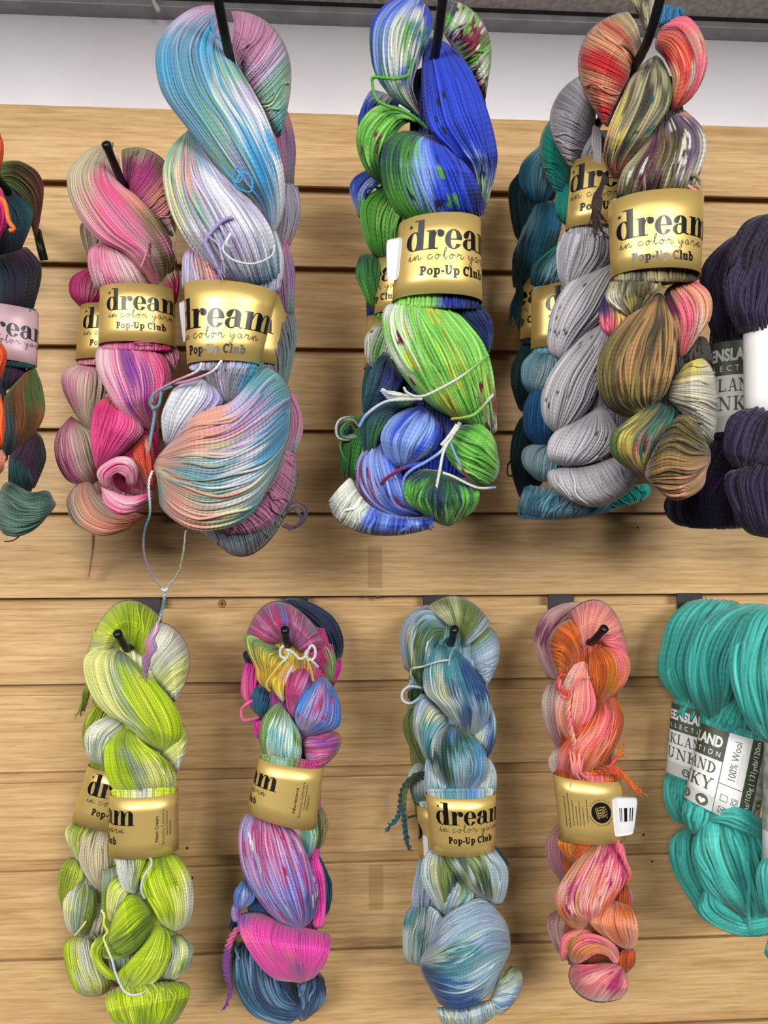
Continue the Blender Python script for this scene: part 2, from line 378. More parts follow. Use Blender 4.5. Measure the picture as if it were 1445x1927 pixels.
# ------------------------------------------------------------------ lettering (2D polygons, x right, y up)
def strip2(P, wd):
    """polyline with width -> quads"""
    P = np.asarray(P, float); n = len(P); T = np.gradient(P, axis=0); T /= np.linalg.norm(T, axis=1)[:, None]+1e-9
    Nn = np.stack([-T[:, 1], T[:, 0]], 1); wv = np.broadcast_to(np.asarray(wd, float), (n,))[:, None]/2
    a, b = P+Nn*wv, P-Nn*wv
    return [[a[i], b[i], b[i+1], a[i+1]] for i in range(n-1)]
def disc(x, y, r, n=14): return [[(x+r*math.cos(2*math.pi*i/n), y+r*math.sin(2*math.pi*i/n)) for i in range(n)]]
def rect(x0, y0, x1, y1): return [[(x0, y0), (x1, y0), (x1, y1), (x0, y1)]]
def bowl(cx, cy, rx, ry, ix, iy, a0=0, a1=360, dx=0, n=30):
    """thick-and-thin bowl between an outer and a narrower inner ellipse"""
    out = []; A = np.radians(np.linspace(a0, a1, n))
    for p, q in zip(A[:-1], A[1:]):
        out.append([(cx+rx*math.cos(p), cy+ry*math.sin(p)), (cx+rx*math.cos(q), cy+ry*math.sin(q)), (cx+dx+ix*math.cos(q), cy+iy*math.sin(q)), (cx+dx+ix*math.cos(p), cy+iy*math.sin(p))])
    return out
def shift(P, x, y=0): return [[(a+x, b+y) for a, b in f] for f in P]

def fat_dream():
    H = .055
    d = bowl(.45, .5, .45, .52, .15, .47)+rect(.62, 0, .97, 1.62)+rect(.42, 1.56, .75, 1.62)+rect(.62, 0, 1.12, H)
    a = []
    for i in range(5):
        t0 = math.radians(90+72*i); p = (.22, 1.32); a.append([(p[0]+.15*math.cos(t0), p[1]+.15*math.sin(t0)), (p[0]+.05*math.cos(t0+.63), p[1]+.05*math.sin(t0+.63)), p, (p[0]+.05*math.cos(t0-.63), p[1]+.05*math.sin(t0-.63))])
    d += a
    r = rect(.12, 0, .46, 1.0)+rect(0, 0, .62, H)+rect(0, 1-H, .3, 1.0)+strip2([(.44, .62), (.5, .85), (.6, .97), (.74, .99)], .06)+disc(.76, .8, .19)
    e = bowl(.48, .5, .48, .52, .16, .47, 0, 330)+rect(.3, .47, .94, .53)
    aa = rect(.52, .06, .85, .72)+bowl(.46, .72, .39, .29, .06, .24, 0, 170)+disc(.2, .72, .16)+bowl(.36, .27, .36, .29, .1, .24, 60, 300)+strip2([(.36, .54), (.55, .56)], .06)+strip2([(.3, 0.0), (.45, .03), (.55, .14)], .06)+strip2([(.8, .1), (.88, .03), (1.0, .05)], .08)
    m = rect(0, 1-H, .3, 1)
    for x in (.12, .72, 1.32): m += rect(x, 0, x+.34, .78 if x > .2 else 1.0)+rect(x-.1, 0, x+.46, H)
    for x in (.72, 1.32): m += bowl(x+.02, .72, .32, .3, -.02, .25, 0, 90)+strip2([(x-.26, .6), (x-.2, .85), (x-.08, .97), (x+.06, .99)], .06)
    out = []; x = 0
    for g, adv in ((d, 1.12), (r, .98), (e, 1.0), (aa, 1.03), (m, 1.9)): out += shift(g, x); x += adv
    return out, x

def script_line():
    """the thin hand-written line under the big word"""
    G = {'i': ([[(0, .1), (.25, .5), (.22, .12), (.4, .05), (.55, .25)]], .5), 'n': ([[(0, .1), (.2, .5), (.2, 0), (.45, .5), (.6, .42), (.6, .08), (.8, .1), (.95, .3)]], .9),
         'c': ([[(.5, .42), (.35, .52), (.08, .3), (.2, .02), (.5, .1), (.75, .3)]], .75), 'o': ([[(.35, .5), (.08, .3), (.25, 0), (.5, .25), (.35, .5), (.55, .4), (.8, .42)]], .8),
         'l': ([[(0, .2), (.4, .9), (.38, 1.15), (.2, .8), (.25, .1), (.45, .05), (.6, .25)]], .6), 'r': ([[(0, .15), (.22, .55), (.3, .42), (.55, .45), (.5, .1), (.7, .05), (.9, .3)]], .85),
         'y': ([[(0, .5), (.1, .15), (.3, .1), (.55, .5), (.45, -.2), (.2, -.6), (.08, -.4), (.5, .05), (.8, .3)]], .8), 'a': ([[(.5, .45), (.2, .5), (.05, .2), (.25, .02), (.5, .4), (.52, .08), (.75, .15)]], .75)}
    out = []; x = 0
    for ch in 'in color yarn':
        if ch == ' ': x += .55; continue
        st, adv = G[ch]
        for p in st: out += strip2(shift([crom(p, 26)], x)[0], .085)
        if ch == 'i': out += disc(x+.3, .72, .06, 6)
        x += adv+.12
    return out, x

def club_line():
    """heavy soft serif line, cap height 1"""
    S = .3; out = []; x = 0
    def st(x0, y0, y1, sa=True, sb=True, w_=S):
        p = rect(x0, y0, x0+w_, y1)
        if sa: p += rect(x0-.12, y0, x0+w_+.12, y0+.13)
        if sb: p += rect(x0-.12, y1-.13, x0+w_, y1)
        return p
    g = {'P': (st(.12, 0, 1)+bowl(.42, .68, .42, .33, .14, .14, -95, 95), .95), 'o': (bowl(.38, .35, .38, .38, .13, .22), .82),
         'p': (st(.12, -.3, .7)+bowl(.5, .35, .38, .38, .12, .2), .98), '-': (rect(.02, .25, .42, .45), .5),
         'U': (st(.1, .3, 1, False)+st(.72, .3, 1, False, True, .16)+bowl(.49, .35, .4, .37, .12, .2, 180, 360), 1.08), 'C': (bowl(.5, .5, .5, .53, .2, .32, 50, 315)+rect(.72, .68, .9, 1.0), 1.0),
         'l': (st(.1, 0, 1.02), .55), 'u': (st(.08, .2, .7, False)+st(.5, 0, .7)+bowl(.36, .25, .28, .27, .04, .12, 180, 300), .98), 'b': (st(.1, 0, 1.02, False)+bowl(.48, .35, .38, .38, .12, .2), .95), ' ': ([], .4)}
    for ch in 'Pop-Up Club':
        p, adv = g[ch]; out += shift(p, x); x += adv
    return out, x

def slab_word(word):
    """slab serif capitals, height 1"""
    v = lambda x, w_=.17: rect(x, 0, x+w_, 1)+rect(x-.1, 0, x+w_+.1, .09)+rect(x-.1, .91, x+w_+.1, 1)
    dg = lambda p, q, w_: strip2([p, q], w_)
    ft = lambda x, y: rect(x-.15, y, x+.15, y+.09)
    g = {'F': (v(.12)+rect(.2, .9, .75, 1)+rect(.68, .72, .75, 1)+rect(.2, .46, .6, .55), .85), 'A': (dg((.16, 0), (.44, 1), .08)+dg((.46, 1), (.74, 0), .17)+rect(.26, .3, .66, .38)+ft(.15, 0)+ft(.75, 0), .95),
         'L': (v(.12)+rect(.2, 0, .75, .09)+rect(.68, 0, .75, .28), .85), 'K': (v(.12)+dg((.3, .42), (.72, .97), .07)+dg((.4, .52), (.74, .03), .17)+ft(.72, .91)+ft(.76, 0), .95),
         'N': (rect(.12, 0, .19, 1)+dg((.16, .97), (.76, .03), .17)+rect(.74, 0, .81, 1)+ft(.15, 0)+ft(.12, .91)+ft(.77, .91), 1.0), 'D': (v(.12)+bowl(.3, .5, .55, .5, .36, .41, -90, 90), .98),
         'C': (bowl(.48, .5, .46, .52, .27, .42, 40, 320)+rect(.76, .66, .83, .95), .95), 'H': (v(.12)+v(.66)+rect(.2, .45, .7, .54), 1.05), 'U': (rect(.14, .3, .31, 1)+rect(.7, .3, .77, 1)+bowl(.455, .32, .315, .34, .15, .26, 180, 360)+ft(.22, .91)+ft(.73, .91), 1.0),
         'Y': (rect(.37, 0, .54, .5)+dg((.14, .97), (.46, .42), .17)+dg((.47, .45), (.76, .97), .07)+ft(.45, 0)+ft(.14, .91)+ft(.76, .91), .95)}
    out = []; x = 0
    for ch in word: out += shift(g[ch][0], x); x += g[ch][1]+.04
    return out, x

_fc = {}
def sans(text, bold=0.0, space=1.0):
    """Blender's own sans lettering as triangles, cap height about .7"""
    key = (text, bold, space)
    if key in _fc: return _fc[key]
    c = bpy.data.curves.new('t', 'FONT'); c.body = text; c.size = 1; c.offset = bold; c.space_character = space; c.resolution_u = 3
    o = bpy.data.objects.new('t', c); COL.objects.link(o); dg = bpy.context.evaluated_depsgraph_get(); dg.update()
    me = o.evaluated_get(dg).to_mesh()
    P = [[tuple(me.vertices[i].co[:2]) for i in p.vertices] for p in me.polygons]; o.evaluated_get(dg).to_mesh_clear()
    bpy.data.objects.remove(o); bpy.data.curves.remove(c)
    wd = max((a for f in P for a, b in f), default=0); _fc[key] = (P, wd); return P, wd

def place(P, sx, sy, x, y, ang=0):
    c, s = math.cos(math.radians(ang)), math.sin(math.radians(ang))
    return [[(x+(a*sx)*c-(b*sy)*s, y+(a*sx)*s+(b*sy)*c) for a, b in f] for f in P]

class Band:
    """paper band round a skein; (u mm round from the printed centre, v mm down from the top edge)"""
    def __init__(s, sk, crop, TL, TR, BL, BR, m=GOLD, z=0, k=.72, shift_mm=0.0, tilt=0.0, thick=.35, name='label_band', fill=None):
        k = k*.76
        q = np.array([pts(crop, p)[0][:2] for p in (TL, TR, BL, BR)])
        W = [np.array(at(x, y, sk.d+z)) for x, y in q]; s.sk, s.k, s.sh, s.tilt = sk, k, shift_mm/1000, tilt/1000
        s.W = W; s.ax = (W[2]+W[3])/2-(W[0]+W[1])/2; s.H = np.linalg.norm(s.ax); s.a = (np.linalg.norm(W[1]-W[0])+np.linalg.norm(W[3]-W[2]))/4; s.b = s.a*k
        th = np.linspace(-np.pi, np.pi, 1441); ds = np.sqrt((s.a*np.cos(th))**2+(s.b*np.sin(th))**2); al = np.r_[0, np.cumsum((ds[1:]+ds[:-1])/2*(th[1]-th[0]))]
        s.al, s.th = al-al[720], th; s.per = al[-1]; s.unit = s.H/.049
        n, rws = 72, 5; V = []; Fq = []
        for off in (0, -thick/1000):
            for i in range(rws):
                for j in range(n): V.append(s.point(-np.pi+2*np.pi*j/n, i/(rws-1), off))
        for l in range(2):
            for i in range(rws-1):
                for j in range(n):
                    a_ = l*rws*n+i*n+j; b_ = l*rws*n+i*n+(j+1) % n; f = (a_, b_, b_+n, a_+n); Fq.append(f if l else f[::-1])
        for j in range(n):
            a_, b_ = j, (j+1) % n; Fq.append((a_, b_, b_+rws*n, a_+rws*n)); a_ += (rws-1)*n; b_ += (rws-1)*n; Fq.append((b_, a_, a_+rws*n, b_+rws*n))
        s.o = mesh_from(name, V, Fq, m, sk.root, True, sk.o)
        fine = sk.sw < 2.5; cc = [(q[0]+q[1])/2, (q[2]+q[3])/2]; hh = [(q[1]-q[0])/2, (q[3]-q[2])/2]; EL, ER = [], []
        for v, wd in ((-.07, .86), (-.03, .94), (.04, .92), (.5, .90), (.96, .92), (1.03, .94), (1.07, .86)):
            c, h = cc[0]*(1-v)+cc[1]*v, (hh[0]*(1-v)+hh[1]*v)*wd; EL.append(c-h); ER.append(c+h)
        mk = lambda E: ' '.join(f'{x:.1f},{y:.1f}' for x, y in E)
        fill = fill or ''.join(list(sk.pal)[:4])
        lobe(sk, 'P', mk(EL), mk(ER), fill, z=z, k=k*(.88 if fine else .80), hmax=40, sw=min(sk.sw, 2.0), rnd=(.05, .05), floor=.75, tuck=0, loose=0, cor=0)
    def point(s, th, v, off=0.0):
        L = s.W[0]*(1-v)+s.W[2]*v; R = s.W[1]*(1-v)+s.W[3]*v; c = (L+R)/2; x = (R-L)/2; a = np.linalg.norm(x); x = x/a
        nrm = np.cross(x, s.ax/s.H); nrm = nrm if nrm[1] < 0 else -nrm
        k = s.k
        return c+x*(a+off)*math.sin(th)+nrm*(a*k+off)*math.cos(th)-s.ax/s.H*s.tilt*math.cos(th)
    def print(s, polys, m, name, off=.00018, rawshift=True, lim=None):
        """lay 2D polygons (u mm, v mm up from the bottom edge, in units of a 49 mm label) on the paper"""
        bm = bmesh.new(); U = s.unit/1000; sh = s.sh if rawshift else 0
        for f in polys:
            vs = [bm.verts.new((a*U+sh, b*U, 0)) for a, b in f]
            try: bm.faces.new(vs)
            except Exception: pass
        xs = [v.co.x for v in bm.verts]
        if not xs: bm.free(); return
        step = .0016; x = math.floor(min(xs)/step)*step+step
        while x < max(xs):
            g = list(bm.verts)+list(bm.edges)+list(bm.faces)
            bmesh.ops.bisect_plane(bm, geom=g, plane_co=(x, 0, 0), plane_no=(1, 0, 0), dist=1e-7); x += step
        lo, hi = s.al[0], s.al[-1]
        for v in bm.verts:
            wrap = math.floor((v.co.x-lo)/(hi-lo)); th = float(np.interp(v.co.x-wrap*(hi-lo), s.al, s.th))+2*math.pi*wrap; vv = 1-v.co.y/s.H
            v.co = Vector(s.point(th, vv, off)-s.sk.o)
        me = bpy.data.meshes.new(name); bm.normal_update(); bm.to_mesh(me); bm.free()
        o = link_mesh(name, me, m, s.o); return o

DREAM, SCRIPT, CLUB = fat_dream(), script_line(), club_line()
def bars(x0, y0, wd, n, gap, L, ang=90):
    """rows of tiny unreadable print"""
    out = []; r = random.Random(int(x0*7+L))
    for i in range(n):
        x = 0; Ln = L*r.uniform(.55, 1)
        while x < Ln:
            q = r.uniform(.5, 1.8); out += place(rect(x, 0, x+q, wd), 1, 1, x0+i*gap, y0, ang); x += q+.35
    return out
def dream_print(b, vs=0.0, ink=INK, club=True, names=None, logo=False, tag_=False):
    """the club label: big word, script line, club line; colour name round the side; maker's mark on the back. vs: shift down, mm"""
    if logo: club = False
    P, wd = DREAM if not logo else ([], 1)
    b.print(place(P, 11.2, 11.6, -30.5, 26.8-vs), ink, 'printed_word')
    P, wd = SCRIPT if not logo else ([], 1)
    b.print(place(P, 56.0/wd, 6.0, -28.5, 20.6-vs), ink if ink is NAVY else FAINT, 'script_line')
    if club:
        P, wd = CLUB; b.print(place(P, 41.0/wd, 5.6, -21.0, 11.2-vs), ink, 'club_line')
    if names:
        P, wd = sans(names[0], .012); b.print(place(P, 3.9, 3.9, 54.5, 12, 90), INK, 'colour_name')
        P, wd = sans(names[1]); b.print(place(P, 3.6, 3.6, 59.5, 9, 90), FAINT, 'fibre_name')
        b.print(bars(62.0, 16, .7, 1, 2, 22)+bars(64.2, 16, .5, 2, 1.2, 13), FAINT, 'small_print')
    if logo:
        P = disc(68, 25, 8.2, 40); b.print(P, INK, 'round_emblem')
        cr = []
        def arcs(p, w_): return strip2(crom(p, 10), w_)
        for i in range(4): cr += arcs([(-4+i*2.0, -2.2), (-4.3+i*2.3, 1), (-3.5+i*2.0, 3), (-2.6+i*2.0, 1), (-2.4+i*1.9, -2.2)], .45)
        cr += rect(-4.6, -3.2, 4.6, -2.6)+rect(-4.2, -4.4, 4.2, -3.9)
        for i in range(5): cr += disc(-4.2+i*2.1, 4.2-abs(i-2)*.4, .55, 8)
        b.print(place(cr, 1, 1, 68, 25, -80), GOLD, 'crown_mark', off=.0003)
        rg = []
        for i in list(range(200, 330, 9))+list(range(50, 150, 12)):
            t0 = math.radians(i); rg += place(rect(-.35, -.5, .35, .5), 1, 1, 68+10*math.cos(t0), 25+10*math.sin(t0), i-90)
        b.print(rg, FAINT, 'ring_lettering')
        b.print(bars(40, 12, .75, 2, 3, 30)+bars(46, 14, .6, 4, 2.6, 24)+bars(57, 17, .7, 1, 2, 24), FAINT, 'small_print')

def sticker(b, u0, v0, w_, h_, curl=0.004, name='price_sticker', side=1):
    """white price sticker with a bar code on the band, its free edge lifting"""
    n, rws = 28, 15; V, Fq, mi = [], [], []; U = b.unit/1000; rr = random.Random(5); dark = [rr.random() < .45 for _ in range(n)]
    for off in (.0003, .0006):
        for j in range(rws):
            g = j/(rws-1); edge = abs(2*g-1)
            for i in range(n):
                f = i/(n-1); e = .5+(f-.5)*(1-.10*edge**6)
                ff = e if side > 0 else 1-e
                u = (u0+w_*e)*U+b.sh; v = (v0+h_*(.5+(g-.5)*(1-.06*abs(2*f-1)**6)))*U
                lo, hi = b.al[0], b.al[-1]; th = float(np.interp((u-lo) % (hi-lo)+lo, b.al, b.th))
                V.append(b.point(th, 1-v/b.H, off+curl*max(0, ff-.3)**1.6*(.55+.45*g)))
    m = n*rws
    for j in range(rws-1):
        for i in range(n-1):
            a = j*n+i; Fq += [(a, a+1, a+n+1, a+n), (m+a+n, m+a+n+1, m+a+1, m+a)]
            mi += [0, 1 if 4 < j < 10 and 9 < i < 24 and dark[i] and w_ > 9 else 0]
    for i in range(n-1): Fq += [(i, i+1, m+i+1, m+i), ((rws-1)*n+i+1, (rws-1)*n+i, m+(rws-1)*n+i, m+(rws-1)*n+i+1)]
    for j in range(rws-1): Fq += [(j*n, j*n+n, m+j*n+n, m+j*n), (j*n+n-1+n, j*n+n-1, m+j*n+n-1, m+j*n+2*n-1)]
    o = mesh_from(name, V, Fq, WHITEP, b.o, True, b.sk.o); o['label'] = 'white price sticker'; o.data.materials.append(INK)
    for q, p in zip(mi, o.data.polygons): p.material_index = q
    return o

# ------------------------------------------------------------------ hooks
def hook(label, wall_px, path, r=3.0, group='black hooks in the slatted wall'):
    """path: x,y,d points from the wall plate to the tip"""
    W = np.array([at(*p) for p in path]); o0 = np.array(at(wall_px[0], wall_px[1], 0)); root = empty('wall_hook', o0, label, 'hook', group)
    bm = bmesh.new(); x, z_ = o0[0], o0[2]
    box(bm, x-.012, x+.012, -.0028, -.0006, z_-.045, z_+.0005); box(bm, x-.012, x+.012, -.0028, .0075, z_-.0004, z_+.0016)
    bmesh.ops.translate(bm, vec=Vector(-o0), verts=bm.verts)
    bm_obj('wall_plate', bm, BLACK, root, .0006, 2)
    segs = [W[i]+(W[i+1]-W[i])*np.linspace(0, 1, 14, endpoint=False)[:, None] for i in range(len(W)-1)]
    P = resample(np.vstack(segs+[W[-1:]]), 60); K = np.array([1, 2, 3, 2, 1])/9.0
    for _ in range(4): P[2:-2] = sum(K[i]*P[i:len(P)-4+i] for i in range(5))
    v, f, u = tube_arrays(P, r/1000, 14); n = len(v)
    v = np.vstack([v, P[0], P[-1]+(P[-1]-P[-2])/np.linalg.norm(P[-1]-P[-2])*.0004]); f = [tuple(q) for q in f]
    f += [((j+1) % 14, j, n) for j in range(14)]+[(n-14+j, n-14+(j+1) % 14, n+1) for j in range(14)]
    mesh_from('rod', v, f, BLACK, root, True, o0)
    d = P[-1]-P[-2]; d /= np.linalg.norm(d); e = np.array([P[-1]-d*.006, P[-1]-d*.001, P[-1]+d*.0009, P[-1]+d*.0016]); e = e
    v, f, u = tube_arrays(e, np.array([r*1.0, r*1.16, r*1.12, r*.8])/1000, 14); n = len(v); v = np.vstack([v, e[-1]+d*.0001]); f = [tuple(q) for q in f]+[(n-14+j, n-14+(j+1) % 14, n) for j in range(14)]
    mesh_from('tip_cap', v, f, BLACK, root, True, o0)
    return root

# ------------------------------------------------------------------ upper row of skeins
G1 = 'skeins on the upper row of hooks'
# --- pastel blue and pink skein, front
s = Skein('yarn_skein', 'large sky blue, lilac and salmon skein with a blue bow, front of its hook', (425, 70), 212,
          'b#489cc8 B#2f8fd0 c#6797b4 g#7fae98 p#c184a8 l#b6aecb w#d3d6de s#d69a8a t#5d9ea6 v#9a8dbd y#cbcaa4 k#8b8893 o#dba58a', 2.0, G1)
lobe(s, 'A', "1005,12 860,42 745,140 705,250 735,420 850,580 960,720 1060,840 1160,930 1215,1050", "1000,80 1015,180 1045,250 1090,330 1150,430 1210,540 1260,680 1287,800 1285,950 1240,1085",
     "plpp lcbl ccbc bccg ctgwl cgwbw gvbbb gbBbw wlbww lwlw", z=(-8, 2, 8, 8, 2, -8), k=.8)
lobe(s, 'A', "1035,12 1060,110 1045,240", "1290,560 1280,600 1245,640", "ppplgyt ppplggt pplpgyt", M="1290,200 1215,300 1125,400", z=(-12, -4, -10), name='hanging_loop')
lobe(s, 'A', "845,590 770,680 743,800 770,950 850,1100 985,1265", "865,590 985,745 1070,850 1170,950 1245,1090 1275,1300", "ggtt gscl yslwl yglwl wllw llwkc", z=(-12, 0, 6, 4, -6), k=.8)
lobe(s, 'A', "860,1110 830,1180 830,1320", "900,1130 960,1200 1015,1330", "pp ls lp", z=-6, tuck=3)
lobe(s, 'A', "1180,950 1150,1150 1130,1340", "1240,1000 1285,1180 1262,1340", "wl lw tl", z=-16, tuck=3)
lobe(s, 'B', "900,420 940,520 1000,640", "1200,430 1130,530 1060,640", "kllt klkb kkk", z=-4, tuck=3)
lobe(s, 'B', "905,505 790,560 735,680 742,815", "950,520 1010,610 930,700 790,820", "vwv wwv wlw", z=-2)
lobe(s, 'B', "733,820 850,690 1050,615 1195,440 1290,418", "688,950 740,1110 900,1200 1110,1150 1255,950", "lsssyt ssotss ssycgs lplwwy tvlcbwt ttcbbtg", M="703,890 850,890 1000,890 1180,810 1320,690",
     z=(-6, 8, 10, 4, -6), k=.9, hmax=24, loose=16, var=.18, name='bottom_loop')
lobe(s, 'B', "1120,440 1000,620 880,760", "1270,500 1280,900 1150,1100", "kk kk", z=-14, hmax=10)
strand(s, 'B', "1005,430,14 960,480,16 860,520,14 760,540,6", "wpp", 1.0, ply=1)
strand(s, 'B', "915,440,16 890,480,16 780,530,10 700,580,4 688,620,2", "wpt", 1.0)
strand(s, 'B', "780,545,8 705,575,4 680,620,0 700,660,-2 690,740,-6 672,840,-10", "tktk", 1.2)
strand(s, 'B', "730,570,6 720,630,4 690,650,2", "tt", 1.0)
strand(s, 'A', "1000,745,22 1045,800,24 1080,830,24 1100,790,24 1075,760,23 1055,800,24 1075,850,24 1135,870,22 1140,810,23 1095,780,24 1070,830,24", "bBb", .8, name='bow_tie')
strand(s, 'A', "965,70,4 960,120,6 985,170,5 1030,205,-2", "bb", .9, name='bow_tie')
strand(s, 'A', "1055,985,21 1010,1000,22 960,1050,21 930,1100,20 960,1160,21 985,1215,19", "vvv", 1.5, name='yarn_tail', fray=8)
strand(s, 'A', "940,1070,21 990,1110,22 1010,1180,20", "vl", 1.0, fray=4)
strand(s, 'A', "1035,1080,22 1010,1130,23 1060,1180,23 1150,1195,21 1230,1160,14 1245,1110,8", "www", .85)
strand(s, 'A', "1045,1060,22 1025,1100,24 1035,1120,22", "ww", 1.3, name='yarn_knot')
strand(s, 'P', "287,886,4 280,910,6 282,965,0 272,1000,-20 271,1040,-40 285,1080,-62 306,1108,-80", "wtlw", .75, ply=2)
strand(s, 'P', "350,998,0 345,1040,-30 335,1078,-58 314,1106,-80", "wyw", .75, ply=2)
strand(s, 'P', "304,1106,-80 310,1112,-79 316,1106,-80", "ww", 1.4, name='yarn_knot')
strand(s, 'P', "310,1110,-80 307,1140,-86 299,1168,-88", "wtl", 1.1, ply=2)
for i, q in enumerate(("pvp", "wpp", "ppv", "vpp")):
    strand(s, 'P', f"{298-i},{1168+i*3},-88 {296-i*3},{1188},-86 {288-i*4},{1202+i*2},-86 {293-i*5},{1220+i*2},-87 {282-i*4},{1236+i},-90 {280-i*3},{1254+i*4},-96", q, 1.3, fray=3, label='fuzzy lilac end of the knotted tie')
b = Band(s, 'B', "836,92", "1255,128", "848,452", "1178,452", k=.78, shift_mm=-3.5, fill='lklb')
dream_print(b, 6.6); sticker(b, -33.5, 15, 6, 25, .010, side=-1)

# --- pink and grey skein behind it
s = Skein('yarn_skein', 'pink and grey skein hanging behind the large sky blue skein', (470, 190), 150, 'p#c07f9f k#7c7884 l#a9a3b6 t#6f8f8c v#8d6f9a w#b9b2bb s#c98f8c', 2.0, G1)
lobe(s, 'A', "1100,480 1120,700 1180,900", "1300,490 1335,640 1330,860", "kkps kkpv kkpk", z=-4)
lobe(s, 'A', "1150,800 1170,1000 1160,1250", "1345,830 1358,980 1300,1150", "kll kkl kkp", z=0)
lobe(s, 'A', "1200,1050 1210,1200 1240,1440", "1290,1050 1335,1250 1330,1440", "kp kpv kvt", z=4)
lobe(s, 'B', "1180,480 1180,620 1200,800", "1290,100 1345,300 1300,560", "kk kt", z=-6)
lobe(s, 'B', "1180,540 1200,700 1180,920", "1325,560 1370,720 1330,880", "pp kpp kpl", z=2)
lobe(s, 'B', "930,1150 955,1190 970,1215", "1260,800 1320,850 1360,870", "ppp ppp", M="1150,1080 1210,1130 1240,1170", z=6, k=.6)
lobe(s, 'B', "870,1130 905,1195 945,1222", "1250,830 1330,930 1382,960", "kkl ktk lkt", M="1090,1080 1140,1220 1160,1300", z=-4, k=.7, name='bottom_loop')
strand(s, 'B', "1290,1090,6 1345,1070,10 1390,1100,8 1375,1160,6 1325,1190,4 1280,1180,0", "vkv", 1.0); strand(s, 'B', "1300,1120,8 1350,1090,12 1380,1130,8 1340,1180,6 1290,1170,0", "kvp", 1.0)
strand(s, 'B', "1280,1070,4 1340,1110,10 1365,1150,7 1310,1200,4", "vv", 1.0)
lobe(s, 'B', "900,600 850,800 930,1120", "1180,560 1250,850 1150,1120", "kk kk", z=-18, hmax=10)
b = Band(s, 'B', "900,120", "1308,160", "900,430", "1300,470", k=.72, shift_mm=-13, fill='kl')
dream_print(b, 6)

# --- pink skein, front
s = Skein('yarn_skein', 'pink, cream and olive skein with a gold band, left of the large sky blue skein', (232, 335), 138,
          'c#c4b69a p#e08aa8 h#ee4f96 m#bb4588 o#857f4c s#dc9686 v#8f3f9c r#e5543f w#e6bcc4 k#c4236c d#7a3a5a', 1.5, G1)
lobe(s, 'A', "505,640 390,685 308,790 330,930 430,1070 570,1150 640,1235 715,1330", "520,650 500,730 545,830 620,890 720,1000 785,1120 795,1210 750,1320", "cccc cccc cchp chphs phppo ppwop spcoc pcocc", z=(-8, 2, 6, 4, -6), jt=.04)
lobe(s, 'A', "548,643 555,750 563,865", "800,1050 785,1065 770,1078", "ocmopscp dmmmsspc mmmppsv", M="770,760 690,860 625,920", z=(-14, -4, -10), name='hanging_loop')
lobe(s, 'A', "475,1085 410,1130 403,1210 440,1330", "490,1085 580,1160 640,1240 690,1330", "pppp ppww wpwc", z=(-10, 0, -4))
lobe(s, 'A', "700,1290 750,1340 760,1380", "795,1150 812,1280 800,1380", "oc kk kk", z=-6)
strand(s, 'A', "780,1030,8 795,1080,10 785,1120,10 792,1150,8", "cc", .7, fray=3); strand(s, 'A', "520,670,10 540,740,12 548,830,4", "ww", .8)
strand(s, 'A', "680,1100,19 660,1160,20 640,1210,19", "mps", 1.1)
strand(s, 'B', "700,345,16 610,350,17 620,356,14", "mm", .7)
lobe(s, 'B', "450,340 435,440 480,560 560,680 690,755", "700,345 755,430 775,520 730,620 700,755", "wpvphp wpvvph pvpvhp whphh", z=(-4, 6, 6, -4), jt=.1)
lobe(s, 'B', "680,345 720,400 770,480", "795,360 815,420 800,480", "pw pp pw", z=-6, tuck=3)
lobe(s, 'B', "500,582 430,640 412,780 432,925", "560,620 650,740 570,840 450,925", "rkhhk kkhhp hhkhm hkmm", z=(-8, 0, -4))
lobe(s, 'B', "600,790 610,880 660,1010", "680,750 700,870 705,1010", "rrs rrr srr", z=-6)
lobe(s, 'B', "640,1000 615,890 530,868 440,930 465,1015", "565,1000 570,960 530,940 500,965 510,1000", "pwp wpp php wp", z=4, hmax=9, name='bottom_loop')
lobe(s, 'B', "450,1005 480,1090 560,1130 700,1080", "470,1000 560,1040 640,1040 700,1010", "pwp hwp ph", z=-2, name='bottom_loop')
lobe(s, 'B', "480,560 460,800 520,1020", "700,560 720,800 700,1060", "pp kk kp", z=-16, hmax=10)
b = Band(s, 'B', "455,108", "788,112", "447,362", "795,372", k=.75, shift_mm=7, fill='pmpk')
dream_print(b, .6)

# --- pale pink skein behind it
s = Skein('yarn_skein', 'pale pink and cream skein half hidden behind the pink and olive skein', (255, 370), 92, 'c#bfae95 p#dd8fa8 h#e0408a m#c05590 s#e09a84 w#e2bdb8 r#e2674f k#b82a6a', 1.5, G1)
lobe(s, 'B', "420,0 330,50 318,130 372,198", "470,0 480,60 470,130 410,198", "hk hp kh", z=0)
lobe(s, 'A', "400,980 365,1050 420,1230", "480,1000 500,1100 470,1230", "cc cc", z=-4)
lobe(s, 'B', "390,435 290,480 285,560 340,670 412,770", "430,440 500,520 490,620 440,700 430,770", "wpw pwcc cccc", z=2)
lobe(s, 'B', "320,680 255,770 255,880 310,975 410,1000", "335,690 420,760 450,900 440,980", "mhw pwc mwc wws", z=(-8, 0, -6))
lobe(s, 'B', "335,985 300,1070 340,1170 450,1222 560,1205 650,1160", "420,960 450,1030 500,1080 560,1110 610,1120 670,1120", "wsc csc ssc srs sps", z=0, name='bottom_loop')
lobe(s, 'B', "420,600 400,800 460,1060", "620,600 660,800 640,1100", "cc pp", z=-10, hmax=10)
strand(s, 'P', "176,1002,-20 175,1030,-50 170,1060,-70 166,1084,-78", "sws", 1.3, label='loose pink strand hanging below the skein')
b = Band(s, 'B', "368,185", "680,200", "343,432", "660,440", k=.7, shift_mm=5, fill='pcc')
dream_print(b, .6)

